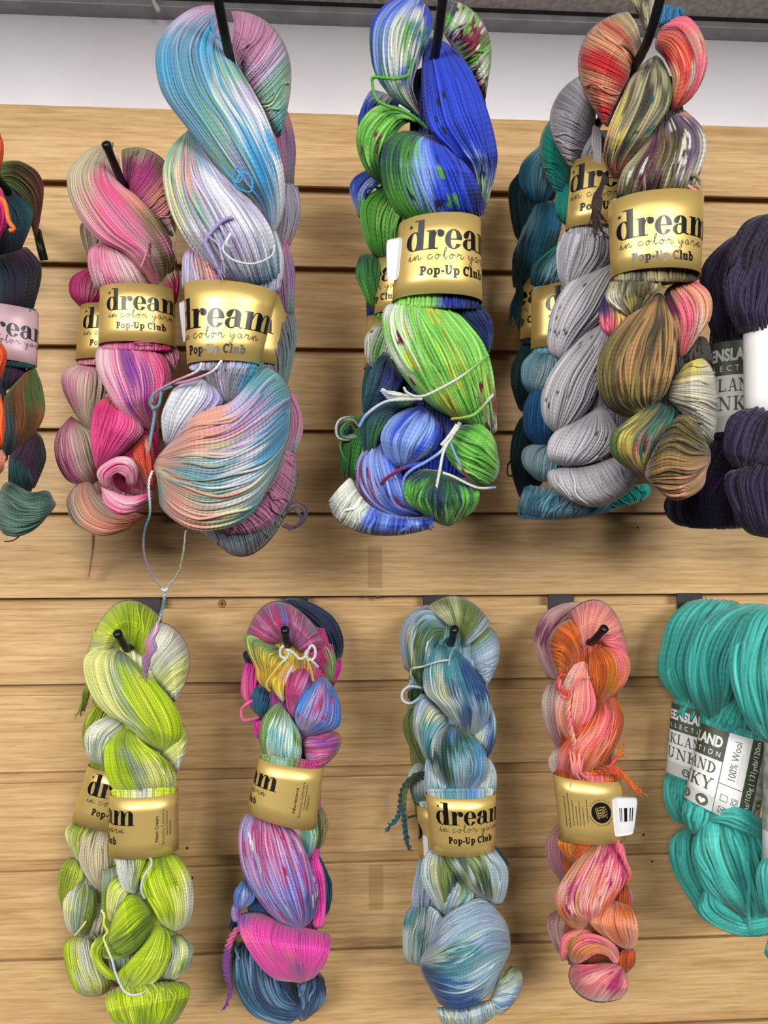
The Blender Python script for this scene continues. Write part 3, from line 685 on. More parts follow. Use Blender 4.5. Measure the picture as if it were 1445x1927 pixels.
# --- dark multicoloured skein at the left edge
s = Skein('yarn_skein', 'dark multicoloured skein with a pink label band, at the left edge of the photo', (0, 350), 120,
          'g#55703a b#5b4728 n#2b3a52 p#4a2c48 t#20545a o#9a5c2c r#6a2c2a G#3c5a4c k#24202c l#5f7f78', 1.5, G1)
lobe(s, 'A', "-120,860 -20,850 50,865 120,950 155,1075", "-120,745 -20,738 100,735 195,835 170,1075", "gg gg gb bbr brr", z=(-6, 0, -6), name='hanging_loop')
lobe(s, 'A', "-120,870 -90,1000 -30,1190", "40,850 150,960 90,1150", "nn nnt kkn", z=4)
lobe(s, 'A', "-120,1180 -110,1300 -60,1430", "110,1110 187,1220 140,1440", "tkp tnk kpk", z=0)
lobe(s, 'B', "-90,400 -60,480 -20,580", "120,420 110,490 50,560", "kp tp tk", z=-4)
lobe(s, 'B', "60,535 15,620 20,760 30,870", "150,440 192,560 195,690 110,830", "gog bogg tobo ktog", z=2)
lobe(s, 'B', "-80,500 -70,700 -60,900", "20,520 40,700 30,900", "tk tt kt", z=-2)
lobe(s, 'B', "150,745 50,850 40,1000", "190,770 205,880 150,1020", "pk ppk kpp", z=-2)
lobe(s, 'B', "100,840 40,900 60,1010", "120,860 150,960 140,1030", "tt tk", z=2)
lobe(s, 'B', "20,950 130,1025 215,1020 258,1065", "-40,1190 60,1225 150,1200 235,1120", "GlG lGl GlG lG", M="-10,1060 90,1110 180,1110 250,1090", z=2, loose=12, name='bottom_loop')
strand(s, 'B', "20,1250,-4 60,1245,-4 100,1215,0", "kk", .6)
b = Band(s, 'B', "-160,180", "173,212", "-150,420", "165,455", m=PINKP, k=.75, shift_mm=15, fill='knt')
dream_print(b, 5.5, NAVY, False)

s = Skein('yarn_skein', 'neon orange and hot pink skein cut off by the left edge of the photo', (-40, 240), 172, 'O#e8531c P#e0207c s#e58a74 o#f07828', 1.8, G1)
lobe(s, 'A', "-160,560 -170,680 -150,840", "-10,580 14,680 -2,790", "OO OO", z=0, name='hanging_loop')
lobe(s, 'A', "-160,800 -160,960 -110,1120", "0,840 38,970 -6,1100", "PP PP", z=2)
lobe(s, 'B', "-150,330 -160,400 -120,560", "0,338 30,410 0,530", "OO OO", z=0)
lobe(s, 'B', "-150,560 -160,680 -120,860", "0,570 20,700 6,840", "OoO OO", z=0)
lobe(s, 'B', "-150,840 -150,900 -120,1000", "0,815 22,880 0,960", "ss ss", z=0, name='bottom_loop')
lobe(s, 'A', "-160,900 -160,1100 -120,1300", "-30,900 -20,1100 -40,1300", "PO OO", z=-12, hmax=10)
lobe(s, 'A', "-160,1200 -160,1350 -120,1500", "-24,1200 -20,1400 -30,1560", "OO OO", z=-4)
lobe(s, 'P', "-58,250 -60,600 -52,900", "-14,250 -16,600 -14,900", "OOO PPO OOs", z=-10, hmax=12)
strand(s, 'A', "-10,890,16 22,920,20 40,1000,20 65,1038,19 45,1045,18", "ooo", 1.7)

# --- royal blue and green skein, front
s = Skein('yarn_skein', 'royal blue and green skein in front of the middle upper hook', (830, 60), 214,
          'B#2140c4 N#101f5c L#7f9de0 w#d6dace g#57a63a G#2a6230 a#87c85c t#0f3c48 m#7a1040 y#bfc442 n#1a2f9c W#c2c8dc T#2c5c8c k#1a1848', 2.0, G1)
lobe(s, 'C', "640,-60 480,50 405,200 420,440 520,610 700,750", "790,40 800,170 775,260 730,370 680,560 765,800", "BLBB BLWwB BLwgLg TLwgwL tLwwgT gTwLTw LWgwmt GTtgwmt", z=(-10, -2, -4, -12), k=.8, js=.09)
lobe(s, 'C', "880,-50 860,80 840,225", "1160,540 1148,620 1132,690", "taamgag twamgwg gwmmgwm wmwagmN", M="1150,180 1060,300 975,345", z=(-16, -8, -14), sp=(('m', 16, .16), ('w', 10, .3)), name='hanging_loop')
lobe(s, 'C', "760,240 738,420 748,650 790,840 900,970 1010,1080 1110,1240", "840,245 960,330 1065,480 1150,700 1212,940 1216,1100 1140,1400", "NnB nBBB nBBB BBBB BnBB BBLLB LLgwgw", z=(-10, 4, 8, 4, -10), sp=(('k', 26, .05),))
lobe(s, 'C', "770,850 570,860 478,990 480,1190 560,1360 650,1440", "810,870 920,960 1040,1090 1115,1240 1135,1420", "GGGBB GGLBBn tGgLBBB GgLLBBn ggLBBBN ggLBBn", z=(-12, 4, 10, 4, -2), sp=(('k', 22, .05), ('g', 3, .1)))
lobe(s, 'C', "620,690 440,690 330,810 318,950 370,1100 470,1200", "795,850 660,790 560,870 490,980 478,1080 500,1200", "gGG agG ggag gagG gGg GGG", z=(-10, -4, -12), sp=(('m', 6, .08),))
lobe(s, 'C', "700,420 660,800 700,1300", "1100,420 1150,800 1100,1300", "NN NN", z=-18, hmax=10)
strand(s, 'C', "655,455,6 640,490,8 560,510,12 430,500,10 415,530,8 440,640,6 520,690,6 620,720,10 700,770,14 765,830,12", "ggggG", 1.2)
lobe(s, 'D', "570,285 500,340 480,450 530,640 650,830 800,980 935,1065", "880,285 1030,440 1135,580 1190,740 1215,950 1222,1190", "waaga awaagaa waagaag agaayaa ayyagam aymgaw", z=(0, 10, 10, 2, -8), k=.8, jt=.1, var=.17, loose=12, sp=(('m', 10, .05), ('y', 12, .15)))
lobe(s, 'D', "890,285 950,380 1080,490 1150,640", "1110,300 1180,410 1197,520 1170,650", "NNt tNN NNT", z=-6)
lobe(s, 'D', "500,605 400,750 362,890 355,1010 400,1110", "560,720 620,800 580,870 480,950 430,1060", "tN tNN ttN tt", z=(-8, -2, -8))
lobe(s, 'D', "560,935 430,990 345,1080 345,1200 380,1350", "740,950 580,1000 510,1090 460,1200 430,1360", "tG ttt tG tt", z=-4, var=.25, loose=14)
lobe(s, 'D', "730,955 550,1040 470,1180 530,1340 600,1395", "815,1030 865,1130 810,1250 710,1330 620,1395", "nBBLBN LBLLLB LLLLBL LBLLL", z=(-6, 4, -2), k=.8)
lobe(s, 'D', "440,1160 325,1320 318,1480 400,1610 560,1690 740,1705", "490,1180 560,1330 620,1480 650,1590 700,1640 765,1690", "LmLB LLLB mLnL LnLB LnNn", z=(-8, 2, -4), sp=(('m', 16, .06),), loose=12)
lobe(s, 'D', "310,1405 200,1510 100,1640", "790,1680 805,1740 800,1785", "wwwwLBLBnB wwwwLBLBLB WwwwLLBLBL", M="440,1640 400,1725 370,1805", z=(0, 2, -4), k=.6, var=.2, name='bottom_loop')
lobe(s, 'D', "975,1075 1110,1100 1200,1190 1238,1300", "870,1300 1000,1410 1120,1490 1190,1530", "Gggg gaga agga gagg", M="890,1190 1020,1270 1130,1320 1235,1400", z=(-4, 6, -4), k=.7)
lobe(s, 'D', "860,1370 700,1400 620,1500 640,1610 770,1690", "930,1430 1060,1460 1105,1560 1060,1660 960,1740", "GtGt tGtGt gGNGg agtag gGaga", M="880,1400 850,1500 840,1600 855,1700 880,1752", z=(2, 8, 0), k=.7, loose=12, name='bottom_loop')
lobe(s, 'D', "560,700 520,1000 560,1500", "1080,600 1130,1000 1080,1500", "tN NN nB", z=-18, hmax=10)
strand(s, 'D', "620,860,14 640,890,22 700,915,27 780,900,31 960,805,33 1080,720,30 1165,650,14", "wwwaa", 1.0)
strand(s, 'D', "480,870,8 540,900,14 640,910,17 740,930,18 640,935,17 500,950,12 380,1030,6 330,1110,2", "wwwWL", 1.2)
for i in range(5): strand(s, 'D', f"{470+i*12},{880+i*14},9 {560+i*9},{890+i*9},15 {660+i*8},{915+i*4},17", "Ww", .9)
strand(s, 'D', "930,1062,16 1020,1050,27 1090,1020,28 1195,905,10", "yaw", 1.1)
strand(s, 'D', "975,1085,16 960,1130,20 900,1200,21 860,1270,21 760,1340,20 670,1390,18 620,1450,14 612,1560,8", "wwLLL", 1.1)
strand(s, 'D', "985,1090,16 940,1160,20 880,1260,22 850,1400,22 820,1560,18 790,1770,6 810,1700,6", "wwwBL", 1.1)
strand(s, 'D', "960,1100,18 905,1180,22 860,1230,21", "ww", 1.2)
strand(s, 'D', "915,1205,20 960,1310,20 1010,1410,19 1060,1510,14 1105,1570,6", "LLmmn", .9)
strand(s, 'D', "870,1410,20 930,1430,20 1050,1490,16 1120,1510,12 1210,1505,2", "wwwL", 1.0)
strand(s, 'D', "770,1340,18 640,1370,18 560,1410,17 500,1450,15 455,1510,10", "nBmmN", 1.3)
b = Band(s, 'P', "751,424", "904,417", "737,569", "907,571", k=.85, shift_mm=9, fill='aanN')
dream_print(b, 0); sticker(b, -41, 12, 6.5, 27, .013, side=-1)

# --- green skein behind it
s = Skein('yarn_skein', 'green and white skein directly behind the royal blue skein', (770, 190), 158,
          'B#2a48b8 N#17305c L#8aa0d0 w#cfd4c8 g#4f9a34 G#2a6a2c a#7cba52 t#123f3c m#7a1a40 n#20408c', 1.9, G1)
lobe(s, 'C', "430,575 365,650 322,780 330,880", "600,640 560,720 520,800 470,880", "LwB BNg Bwm", z=0, name='hanging_loop')
lobe(s, 'C', "420,1085 300,1150 274,1250 335,1430", "600,1180 520,1240 440,1330 400,1440", "nBG BLwg LgGg", z=-2)
lobe(s, 'C', "480,1190 365,1290 340,1420 370,1560 430,1670", "700,1250 720,1400 700,1500 660,1580 600,1700", "ggg gaag ggag ggg", z=6)
lobe(s, 'C', "340,1640 310,1740 325,1830 400,2000", "520,1640 560,1750 560,1860 520,2000", "tGG GGg ggg", z=-6, var=.25)
lobe(s, 'D', "450,440 380,530 370,640 400,740", "620,500 620,580 560,690 500,760", "wgw wgww wwg", z=-2, sp=(('m', 5, .08),))
lobe(s, 'D', "400,640 360,800 350,1000", "640,640 680,800 640,1000", "tt tt", z=-12)
lobe(s, 'D', "340,980 230,1190 205,1350 230,1480", "560,1050 560,1250 520,1380 420,1480", "GGt GgG GG", z=-4, name='bottom_loop')
for i, q in enumerate(("gwt", "wNg", "mgw", "gGw", "tNw")):
    strand(s, 'D', f"{330-i*6},{1080+i*22},4 {290-i*5},{1050+i*16},8 {215+i*12},{1060+i*18},9 {182+i*16},{1110+i*10},9 {195+i*12},{1180-i*4},8 {270+i*6},{1195-i*6},8 {335},{1150+i*10},4", q, 1.1)
strand(s, 'D', "215,1180,2 208,1240,4 240,1320,6 300,1365,2", "aga", .9)
strand(s, 'C', "370,1290,10 375,1230,13 430,1210,14 455,1220,12", "nBn", 1.2)
b = Band(s, 'P', "712,484", "842,488", "704,592", "834,598", k=.7, shift_mm=-27, fill='gGn')
dream_print(b, 1.5)
s = Skein('yarn_skein', 'hindmost skein behind the green one, only its gold band edge showing', (740, 420), 108, 'n#20386c g#3f7a3c w#b8bcae', 1.8, G1)
lobe(s, 'P', "696,480 690,540 692,610", "800,480 806,540 800,610", "gn nn", z=-4)
lobe(s, 'P', "688,690 682,760 690,850", "800,690 806,760 800,850", "gw gg", z=-4, name='bottom_loop')
b = Band(s, 'P', "689,598", "816,604", "684,694", "812,700", k=.65, shift_mm=60)

# --- red and olive skein, front of the right-hand hook
s = Skein('yarn_skein', 'red, khaki and olive skein with a gold band, front of the right-hand hook', (1222, 78), 214,
          'r#c2242c s#d79a78 k#37312c o#776838 h#a49b78 y#c9ba5a p#e66a80 c#e6745a m#6b1d4c v#6f5a7c w#d3cdc0 g#566e3c t#0f6a5e T#a8804e O#4c4020 D#2a1711 P#d85a74 n#28265a B#2a6f9c', 2.0, G1)
lobe(s, 'E', "700,-20 740,70 785,180", "880,-20 855,90 825,190", "hkw khw hwk", z=-14, name='hanging_loop')
lobe(s, 'E', "880,20 870,70 850,160", "985,40 990,80 940,130", "BB BB", z=-18, name='hanging_loop')
lobe(s, 'E', "640,25 735,130 775,300", "545,660 570,675 595,685", "hsrssssrrrsssrsrr hsrsssrrrrssrsrrr khsrssrrrrssrrr", M="425,300 590,370 700,430", z=(-14, 0, -8), k=.6, js=.012, jt=.03, name='hanging_loop')
lobe(s, 'E', "825,250 900,330 935,430 920,560 905,615", "880,118 1010,95 1100,215 1112,370 1040,520 930,610", "kccpp rccpp srcrph scrwPp ccrcP cc", z=(-10, 0, -8), name='hanging_loop')
lobe(s, 'E', "790,320 700,430 640,580 585,720 562,850 600,965", "860,290 915,420 915,550 855,660 775,770 690,880 650,965", "hkkhhkkhgk khhkkhhkhg hkhhkkhhkg ykhhkkhhkh yyhhkghhkh shyykkghko kkhhkhhck crcccr", z=(-8, 6, 6, -6), js=.012, sp=(('k', 8, .04), ('t', 4, .08)))
lobe(s, 'E', "825,700 740,820 660,930 630,1090", "975,575 1085,680 1113,800 1070,950 1010,1070", "kovkvs hmkokkvv hkmookkvw hkmkhkkvw hkhmkkohvww kwkmkkhow", z=(-10, 2, 2, -4), js=.015, sp=(('m', 4, .2), ('w', 8, .15)))
lobe(s, 'E', "700,400 640,700 660,1050", "950,400 1000,700 980,1050", "kk kk", z=-16, hmax=10)
strand(s, 'E', "1000,960,6 1050,945,10 1080,980,8 1075,1030,6 1040,1020,9 1015,1000,8", "ohs", 1.4); strand(s, 'E', "1030,1030,6 1060,1000,9 1082,1040,6 1072,1080,2", "nsg", 1.3)
lobe(s, 'F', "600,130 580,230 630,300 700,345", "890,95 890,160 840,210 740,310", "hkghk whkoh wykh hnh", z=0, tuck=4)
lobe(s, 'F', "565,200 540,290 550,390 605,460", "610,260 690,340 680,400 640,450", "nhy npy ppP PP", z=-6)
lobe(s, 'F', "840,200 690,330 565,490 525,640 565,800 700,890", "885,210 945,360 957,480 935,620 895,740 840,795", "TTOT TOTTkOT oOTTkOTT oOoTTkOTTO ooOToTkTT OoooyToT OOyoo", z=(-4, 8, 10, -4), jt=.1, var=.2, loose=14)
lobe(s, 'F', "880,190 940,340 965,450 960,570", "1010,108 1125,200 1138,330 1070,440 1000,545", "kssp mpppss spPws cps", z=(-4, 0, -4), sp=(('P', 6, .1), ('k', 2, .04)))
lobe(s, 'F', "1040,430 1010,510 990,590", "1110,440 1135,510 1140,590", "kk kk kk", z=-10, tuck=3)
lobe(s, 'F', "960,610 1060,560 1145,560", "930,800 1080,960 1150,1080", "yywhwkw yywwhwkw ywhwkwwk", M="895,745 1050,760 1175,790", z=(-8, 2, -8), k=.6)
lobe(s, 'F', "840,770 690,890 605,960 600,1060 660,1130 770,1200", "920,790 945,850 890,960 830,1080 790,1200", "tkt yotkt goytot gyoPtk goyyk gkP", z=(-8, 0, -6), js=.09)
lobe(s, 'F', "890,900 990,865 1085,910 1135,1020", "810,1240 940,1315 1080,1265 1130,1150", "OkoOoTOT oOkoTOTs OokOTTOsT ooOTTss", M="785,1140 900,1080 1020,1100 1138,1090", z=(-4, 8, -4), k=.85, hmax=20, loose=14, name='bottom_loop')
lobe(s, 'F', "700,400 720,700 800,1000", "1020,400 1050,700 1040,1100", "kk kk", z=-16, hmax=10)
for i in range(9): strand(s, 'E', f"{560+i*3},{935+i*4},-10 {550-i*5},{1010+i*6},-4 {520-i*3+i%3*16},{1090+i*5},-2 {495+i*8},{1180+i%4*22},-6", "DDD", 1.3, fray=2, label='frayed dark brown tail' if i == 0 else None)
b = Band(s, 'P', "1146,384", "1321,376", "1151,522", "1316,521", k=.8, shift_mm=-1, fill='hkhok')
dream_print(b, 6.2)

# --- grey skein
s = Skein('yarn_skein', 'pale grey speckled skein tucked to the left behind the red and olive skein', (1190, 130), 160, 'w#b4b2bf W#c3bfc6 k#3c2434 g#8f8d9a', 1.8, G1)
lobe(s, 'E', "470,355 510,450 530,600", "350,870 390,895 430,880", "wgww wwww www", M="275,600 400,650 500,730", z=(-6, 0, -6), k=.6, name='hanging_loop')
lobe(s, 'E', "500,700 440,800 420,880", "600,700 600,820 560,920", "ww gw", z=-4)
for i in range(4): strand(s, 'E', f"{510+i*8},{680+i*5},8 {500+i*14},{760},12 {515+i*9},{850+i*10},12 {500+i*15},{930+i*8},8", "wWw", 1.3, fray=3)
lobe(s, 'E', "370,1210 318,1330 310,1450 345,1580", "600,1180 620,1300 600,1400 480,1520 400,1610", "Www wWWg wWw ww", z=-2, sp=(('k', 6, .03),))
lobe(s, 'F', "590,10 400,120 300,260 262,400 268,520 335,575", "640,60 620,200 560,330 460,430 380,520 345,575", "WWw WWWw WWw WWw ww", z=2, sp=(('k', 26, .02),))
lobe(s, 'F', "540,345 420,455 285,620 232,760 240,890 300,965", "600,380 620,500 540,680 490,800 410,900 320,965", "wWw WWW WWWw WWW wW", z=4, sp=(('k', 34, .02),))
lobe(s, 'F', "480,845 330,925 262,1010 262,1095 345,1140", "560,800 640,950 610,1050 510,1115 380,1145", "wWw WWW WwW ww", z=2, sp=(('k', 6, .02),))
lobe(s, 'F', "290,1125 260,1170 295,1260 390,1335", "620,1060 690,1130 740,1180 765,1215", "WWWW WWWWw WWW", M="450,1130 480,1210 520,1290 580,1345", z=(0, 2, -4), k=.6, name='bottom_loop')
lobe(s, 'F', "420,150 380,600 420,1100", "640,150 660,600 680,1100", "gg gg", z=-16, hmax=10)
b = Band(s, 'P', "1076,308", "1192,300", "1064,434", "1190,438", k=.75, shift_mm=4, fill='wWw')
dream_print(b, 1.2)
s2 = s

# --- teal and sky blue skein, third
s = Skein('yarn_skein', 'sky blue and teal skein third back on the right-hand hook', (1150, 190), 108, 't#149c90 b#3b86ac l#8cbfd2 d#17505c B#1763a0 k#12383f L#b6d4de', 1.8, G1)
lobe(s, 'E', "330,575 350,760 380,900", "290,1040 340,1060 380,1050", "tttt tttb", M="215,780 320,850 390,960", z=0, k=.6, name='hanging_loop')
lobe(s, 'E', "350,900 300,1060 310,1180", "420,950 420,1100 400,1250", "tt tg".replace('g', 't'), z=0)
lobe(s, 'E', "330,1300 190,1420 165,1540", "440,1300 420,1450 330,1580", "tdld dld ddl", z=2)
lobe(s, 'F', "200,505 126,580 122,680 165,760", "330,510 340,610 290,700 220,770", "lbll lLl bll", z=2)
lobe(s, 'F', "200,680 135,810 133,950 205,1035", "330,690 330,800 320,920 270,1030", "BbB BBb BB", z=4)
lobe(s, 'F', "240,1005 135,1040 125,1130 200,1215", "330,1030 330,1100 310,1180 250,1225", "Lbl LLl lL", z=0)
lobe(s, 'F', "150,1215 110,1320 90,1400", "660,1280 600,1370 520,1410", "bllbLlbb lblblLb lblbb", M="350,1270 290,1360 270,1425", z=(0, 2, -2), k=.5, var=.25, loose=14, name='bottom_loop')
lobe(s, 'F', "540,1330 590,1360 640,1365", "780,1215 815,1265 790,1320", "tt tt", z=0, k=.6, name='bottom_loop')
for i in range(7): strand(s, 'F', f"{170+i*34},{1240+i*6},4 {140+i*30},{1310+i*5},6 {105+i*32},{1370+i*4},6 {110+i*30},{1412+i*2},5 {150+i*30},{1400},4 {190+i*32},{1320+i*5},4", "lbl", 1.1)
lobe(s, 'F', "260,600 240,900 280,1200", "460,600 480,900 500,1250", "bb bb", z=-12)
b = Band(s, 'P', "1000,548", "1122,530", "999,658", "1120,660", k=.7, shift_mm=14, fill='ldl')
dream_print(b, -1)
# --- dark teal skein, hindmost
s = Skein('yarn_skein', 'dark teal and blue skein hindmost on the right-hand hook', (1110, 330), 62, 'd#11474c b#2f7ca4 l#7fb4c8 k#0d3036 B#1a6696', 1.7, G1)
lobe(s, 'E', "230,770 120,880 110,1000 175,1110", "330,800 320,900 300,1000 240,1110", "lbl blb bb", z=4, name='hanging_loop')
lobe(s, 'E', "140,890 58,1000 55,1130 90,1300", "220,1000 210,1100 220,1200 190,1330", "dk dd kd", z=-4)
lobe(s, 'E', "190,1080 140,1200 90,1340 80,1490", "320,1080 330,1200 300,1330 240,1500", "bdb lbb dbd dd", z=4)
lobe(s, 'E', "110,1280 70,1400 75,1560", "200,1300 230,1400 220,1560", "dd kd", z=-2)
for i in range(4): strand(s, 'F', f"{110+i*10},{20+i*10},0 {75+i*12},{120},4 {95+i*9},{190+i*8},4 {66+i*14},{270+i*12},2 {62+i*15},{325+i*8},0", "dkd", 1.6, fray=4)
lobe(s, 'F', "130,450 72,590 62,700 110,850", "260,460 250,600 230,720 190,850", "dk dd kd", z=0)
lobe(s, 'F', "140,820 80,950 58,1100 90,1310", "260,880 260,1050 240,1200 160,1310", "kd dk kk", z=0, name='bottom_loop')
strand(s, 'F', "75,1090,0 45,1130,4 45,1185,4 75,1180,4 80,1120,4", "kk", .8)
b = Band(s, 'P', "984,528", "1092,528", "978,640", "1086,644", k=.65, shift_mm=-27, fill='dkd')
dream_print(b, -1)

# --- dark purple skeins at the right edge
PU = 'd#1d1430 p#2a1c40 k#120d1e'
def green_label(b, side=False):
    """white and green wool label, laid out round the band"""
    b.print(rect(-26, 30.5, 22, 49), GREENI, 'green_panel'); b.print(rect(-26, 0, 22, 8.6), GREYP, 'grey_panel')
    P, wd = sans('QUEENSLAND', .04); b.print(place(P, 38/wd, 9.0, -18, 38.4), LABELW, 'brand_word', off=.0003)
    P, wd = sans('COLLECTION', .006, 1.9); b.print(place(P, 36/wd, 4.4, -16, 32.6), LABELW, 'sub_word', off=.0003)
    P, wd = slab_word('FALKLAND'); b.print(place(P, 42/wd, 7.0, -22, 21.6), GREENI, 'name_word')
    P, wd = slab_word('CHUNKY'); b.print(place(P, 43/wd, 7.6, -23, 11.4), GREENI, 'name_word')
    ic = bowl(6, 4.3, 2.6, 2.6, 1.7, 1.7)+strip2([(4.4, 3.3), (5.4, 5.4), (6, 4), (6.6, 5.4), (7.6, 3.3)], .7)
    b.print(ic+disc(15.5, 4.3, 3.6, 26), GREENI, 'round_icon', off=.00025)
    ht = [[(15.5+.13*16*math.sin(t)**3, 4.1+.13*(13*math.cos(t)-5*math.cos(2*t)-2*math.cos(3*t)-math.cos(4*t))) for t in np.linspace(0, 2*math.pi, 24, endpoint=False)]]
    b.print(ht, LABELW, 'heart_icon', off=.0004)
    b.print(rect(22, 0, 22.4, 49)+rect(22.4, 18, 37, 18.4), GREENI, 'box_line')
    P, wd = sans('100% Wool'); b.print(place(P, 24/wd, 6.2, 31, 21, 90), GREENI, 'fibre_words')
    b.print(bars(33, 21, .4, 1, 1, 22), GREYP, 'small_print')
    sy = []
    for x, y in ((27, 3.5), (27, 10.5), (33.5, 3.5), (33.5, 10.5)): sy += strip2([(x-2, y-1.8), (x+2, y-1.8), (x+2, y+1.8), (x-2, y+1.8), (x-2, y-2)], .4)
    sy += strip2([(25.3, 2), (28.7, 5)], .4)+strip2([(28.7, 2), (25.3, 5)], .4)+bowl(33.5, 10.5, 1.4, 1.4, 1.0, 1.0)
    b.print(sy, GREENI, 'care_symbols')
    b.print(rect(37, 0, 46, 49), GREENI, 'green_panel')
    P, wd = sans('3.52oz/100g | 131yds/120m', 0, .95); b.print(place(P, 47/wd, 5.4, 43.2, 1, 90), LABELW, 'weight_words', off=.0003)
    b.print(rect(46, 0, 64, 49), MIDG, 'picture_panel')
    b.print(bowl(56, 32, 5, 8, 4.2, 7.2, 0, 300)+strip2(crom([(48, 8), (52, 16), (58, 18), (62, 30), (60, 42)], 20), .7)+strip2(crom([(50, 40), (55, 44), (60, 36), (56, 28)], 14), .7), GREENI, 'picture_lines', off=.00025)
    b.print(disc(51, 14, 2.6, 20), GREENI, 'weight_badge', off=.0003); P, wd = sans('5', .02); b.print(place(P, 4, 4, 52.4, 12.8, 90), LABELW, 'weight_number', off=.0004)
MIDG = noisy('grey_green_picture_print', '#7c847c', '#a3a8a2', 200, .5)
s = Skein('yarn_skein', 'dark purple skein at the right edge, front of the dark purple pair', (1460, 330), 165, PU, 3.2, G1)
lobe(s, 'E', "1420,1150 1320,1210 1240,1350 1205,1520", "1600,1130 1600,1350 1560,1500 1470,1640", "dpd ddd kd", z=0, loose=10, name='hanging_loop')
lobe(s, 'F', "1330,-40 1225,90 1212,250 1290,440", "1600,-20 1600,150 1560,300 1520,440", "dd pd dd", z=2, loose=10)
lobe(s, 'F', "1400,795 1245,875 1206,1050 1270,1160", "1600,800 1620,950 1560,1080 1400,1190", "ddd pdp dd", z=2, loose=10)
lobe(s, 'F', "1290,1125 1210,1200 1250,1350 1330,1490 1460,1530", "1600,1080 1600,1250 1590,1400 1570,1500 1560,1540", "ddd dpd ddp dd", z=2, loose=10, name='bottom_loop')
b = Band(s, 'F', "1318,400", "1740,410", "1322,880", "1730,880", m=LABELW, k=.7, shift_mm=0, fill='d')
b.print(rect(-6, 0, -5.6, 49)+rect(-5.6, 19, 24, 19.4), GREENI, 'box_line'); b.print(rect(-5.6, 31, 24, 49), GREENI, 'green_panel')
b.print(strip2([(-3, 33), (12, 33), (12, 47), (-3, 47), (-3, 32.6)], .8)+strip2([(-3, 37), (12, 46)], .8)+strip2([(2, 33), (12, 39)], .8), LABELW, 'panel_mark', off=.0003)
s = Skein('yarn_skein', 'dark purple skein half hidden behind the front dark purple skein', (1400, 400), 104, PU, 3.2, G1, hmax=14)
lobe(s, 'E', "1250,1270 1120,1390 1078,1500 1090,1690", "1420,1200 1400,1400 1380,1550 1330,1740", "dd pd dd", z=0, name='hanging_loop', loose=10)
lobe(s, 'F', "1090,70 1090,200 1120,350 1180,510", "1360,0 1380,150 1370,300 1340,510", "dpd dd", z=0, loose=10)
lobe(s, 'F', "1150,950 1040,1150 895,1330 950,1450 1110,1465", "1330,950 1340,1150 1310,1300 1320,1450 1300,1480", "ddd dpd dd dd", z=0, loose=12, name='bottom_loop')
lobe(s, 'F', "1140,380 1120,600 1150,1000", "1400,380 1420,600 1400,1000", "dd dd", z=-8)
b = Band(s, 'F', "1150,480", "1490,470", "1140,960", "1480,960", m=LABELW, k=.65, shift_mm=-24, fill='d')
green_label(b)

# ------------------------------------------------------------------ lower row of skeins
G2 = 'skeins on the lower row of hooks'
# --- lime skein, front
s = Skein('yarn_skein', 'lime and cream skein in front on the lower left hook', (236, 1222), 88,
          'l#b3d010 L#cbdc40 y#dde08c w#d9dac8 s#93a48e o#8aa31c c#d3c8a4 G#66841c W#d4d6d8', 1.6, G2)
lobe(s, 'G', "585,550 440,640 322,700", "790,690 850,510 920,300", "yLLlollL yLllollL yLLlllll", M="650,540 630,400 570,240", z=(4, 4, -14), k=.55, rnd=(.2, .5), cor=.1, name='hanging_loop', loose=3)
lobe(s, 'G', "590,540 430,580 325,690 365,910 480,1080 650,1180 800,1330 880,1400", "680,620 760,720 900,860 1020,1000 1092,1150 1090,1290 1020,1380 930,1420",
     "yyss yyssl yyslLl yyslLll yyslLlLl wslllLll LllLll lllLLy", z=(-6, 6, 8, 2, -8), k=.75, js=.04)
lobe(s, 'G', "400,420 420,650 560,1000", "1000,450 1040,700 960,1100", "llww yyww ssyy", z=-10, hmax=9)
lobe(s, 'G', "905,310 860,520 780,700", "1080,975 1050,1000 1015,1015", "wwwwyyw wwwwyyw swwyyww", M="1150,600 1000,720 880,860", z=(-14, -4, -8), k=.6, name='hanging_loop')
lobe(s, 'G', "1085,1110 1000,1310 890,1410", "1090,1500 1060,1560 1035,1585", "lLyyww lyyyww Lyyww", M="1150,1310 1050,1420 965,1480", z=(-12, -2, -8), k=.55)
lobe(s, 'G', "630,1180 520,1300 488,1430 500,1580 560,1700 640,1760", "720,1220 810,1340 930,1430 1015,1520 1050,1640 1010,1740", "lll lolL loslLl llosyyo LolsyyLy lwyyLyw", z=(-8, 4, 6, 2, -2))
lobe(s, 'G', "540,1105 400,1180 335,1280 355,1430 470,1520", "690,1180 570,1290 500,1420 500,1530", "wwww wwsw wsww www", z=(-10, 0, -4))
lobe(s, 'G', "500,700 500,1000 600,1700", "950,900 1000,1200 950,1700", "ss ll ss", z=-16, hmax=10)
lobe(s, 'H', "575,545 605,700 640,820 740,860", "840,550 810,650 770,750 750,860", "wWsyl WwwsL wWWs", z=0, tuck=4)
lobe(s, 'H', "825,550 785,720 830,880 900,1000 950,1090 1040,1165", "1040,510 1135,620 1192,760 1200,920 1170,1080 1070,1172", "oolll llloLl llLloLy lLlLyyw LloLyyw yLyyw yyyw", z=(-4, 4, 4, -6), var=.16)
lobe(s, 'H', "610,690 525,800 508,960 530,1095", "710,830 660,900 610,1000 570,1085", "oL Lyy yyw yy", z=-4)
lobe(s, 'H', "860,920 720,862 600,980 525,1140", "915,1060 830,1220 690,1340 430,1410", "lLllGoG llllGGG lLlGGoG lllLGGl", M="890,990 750,1080 620,1190 480,1290", z=(-8, 6, 2), k=.8, loose=10)
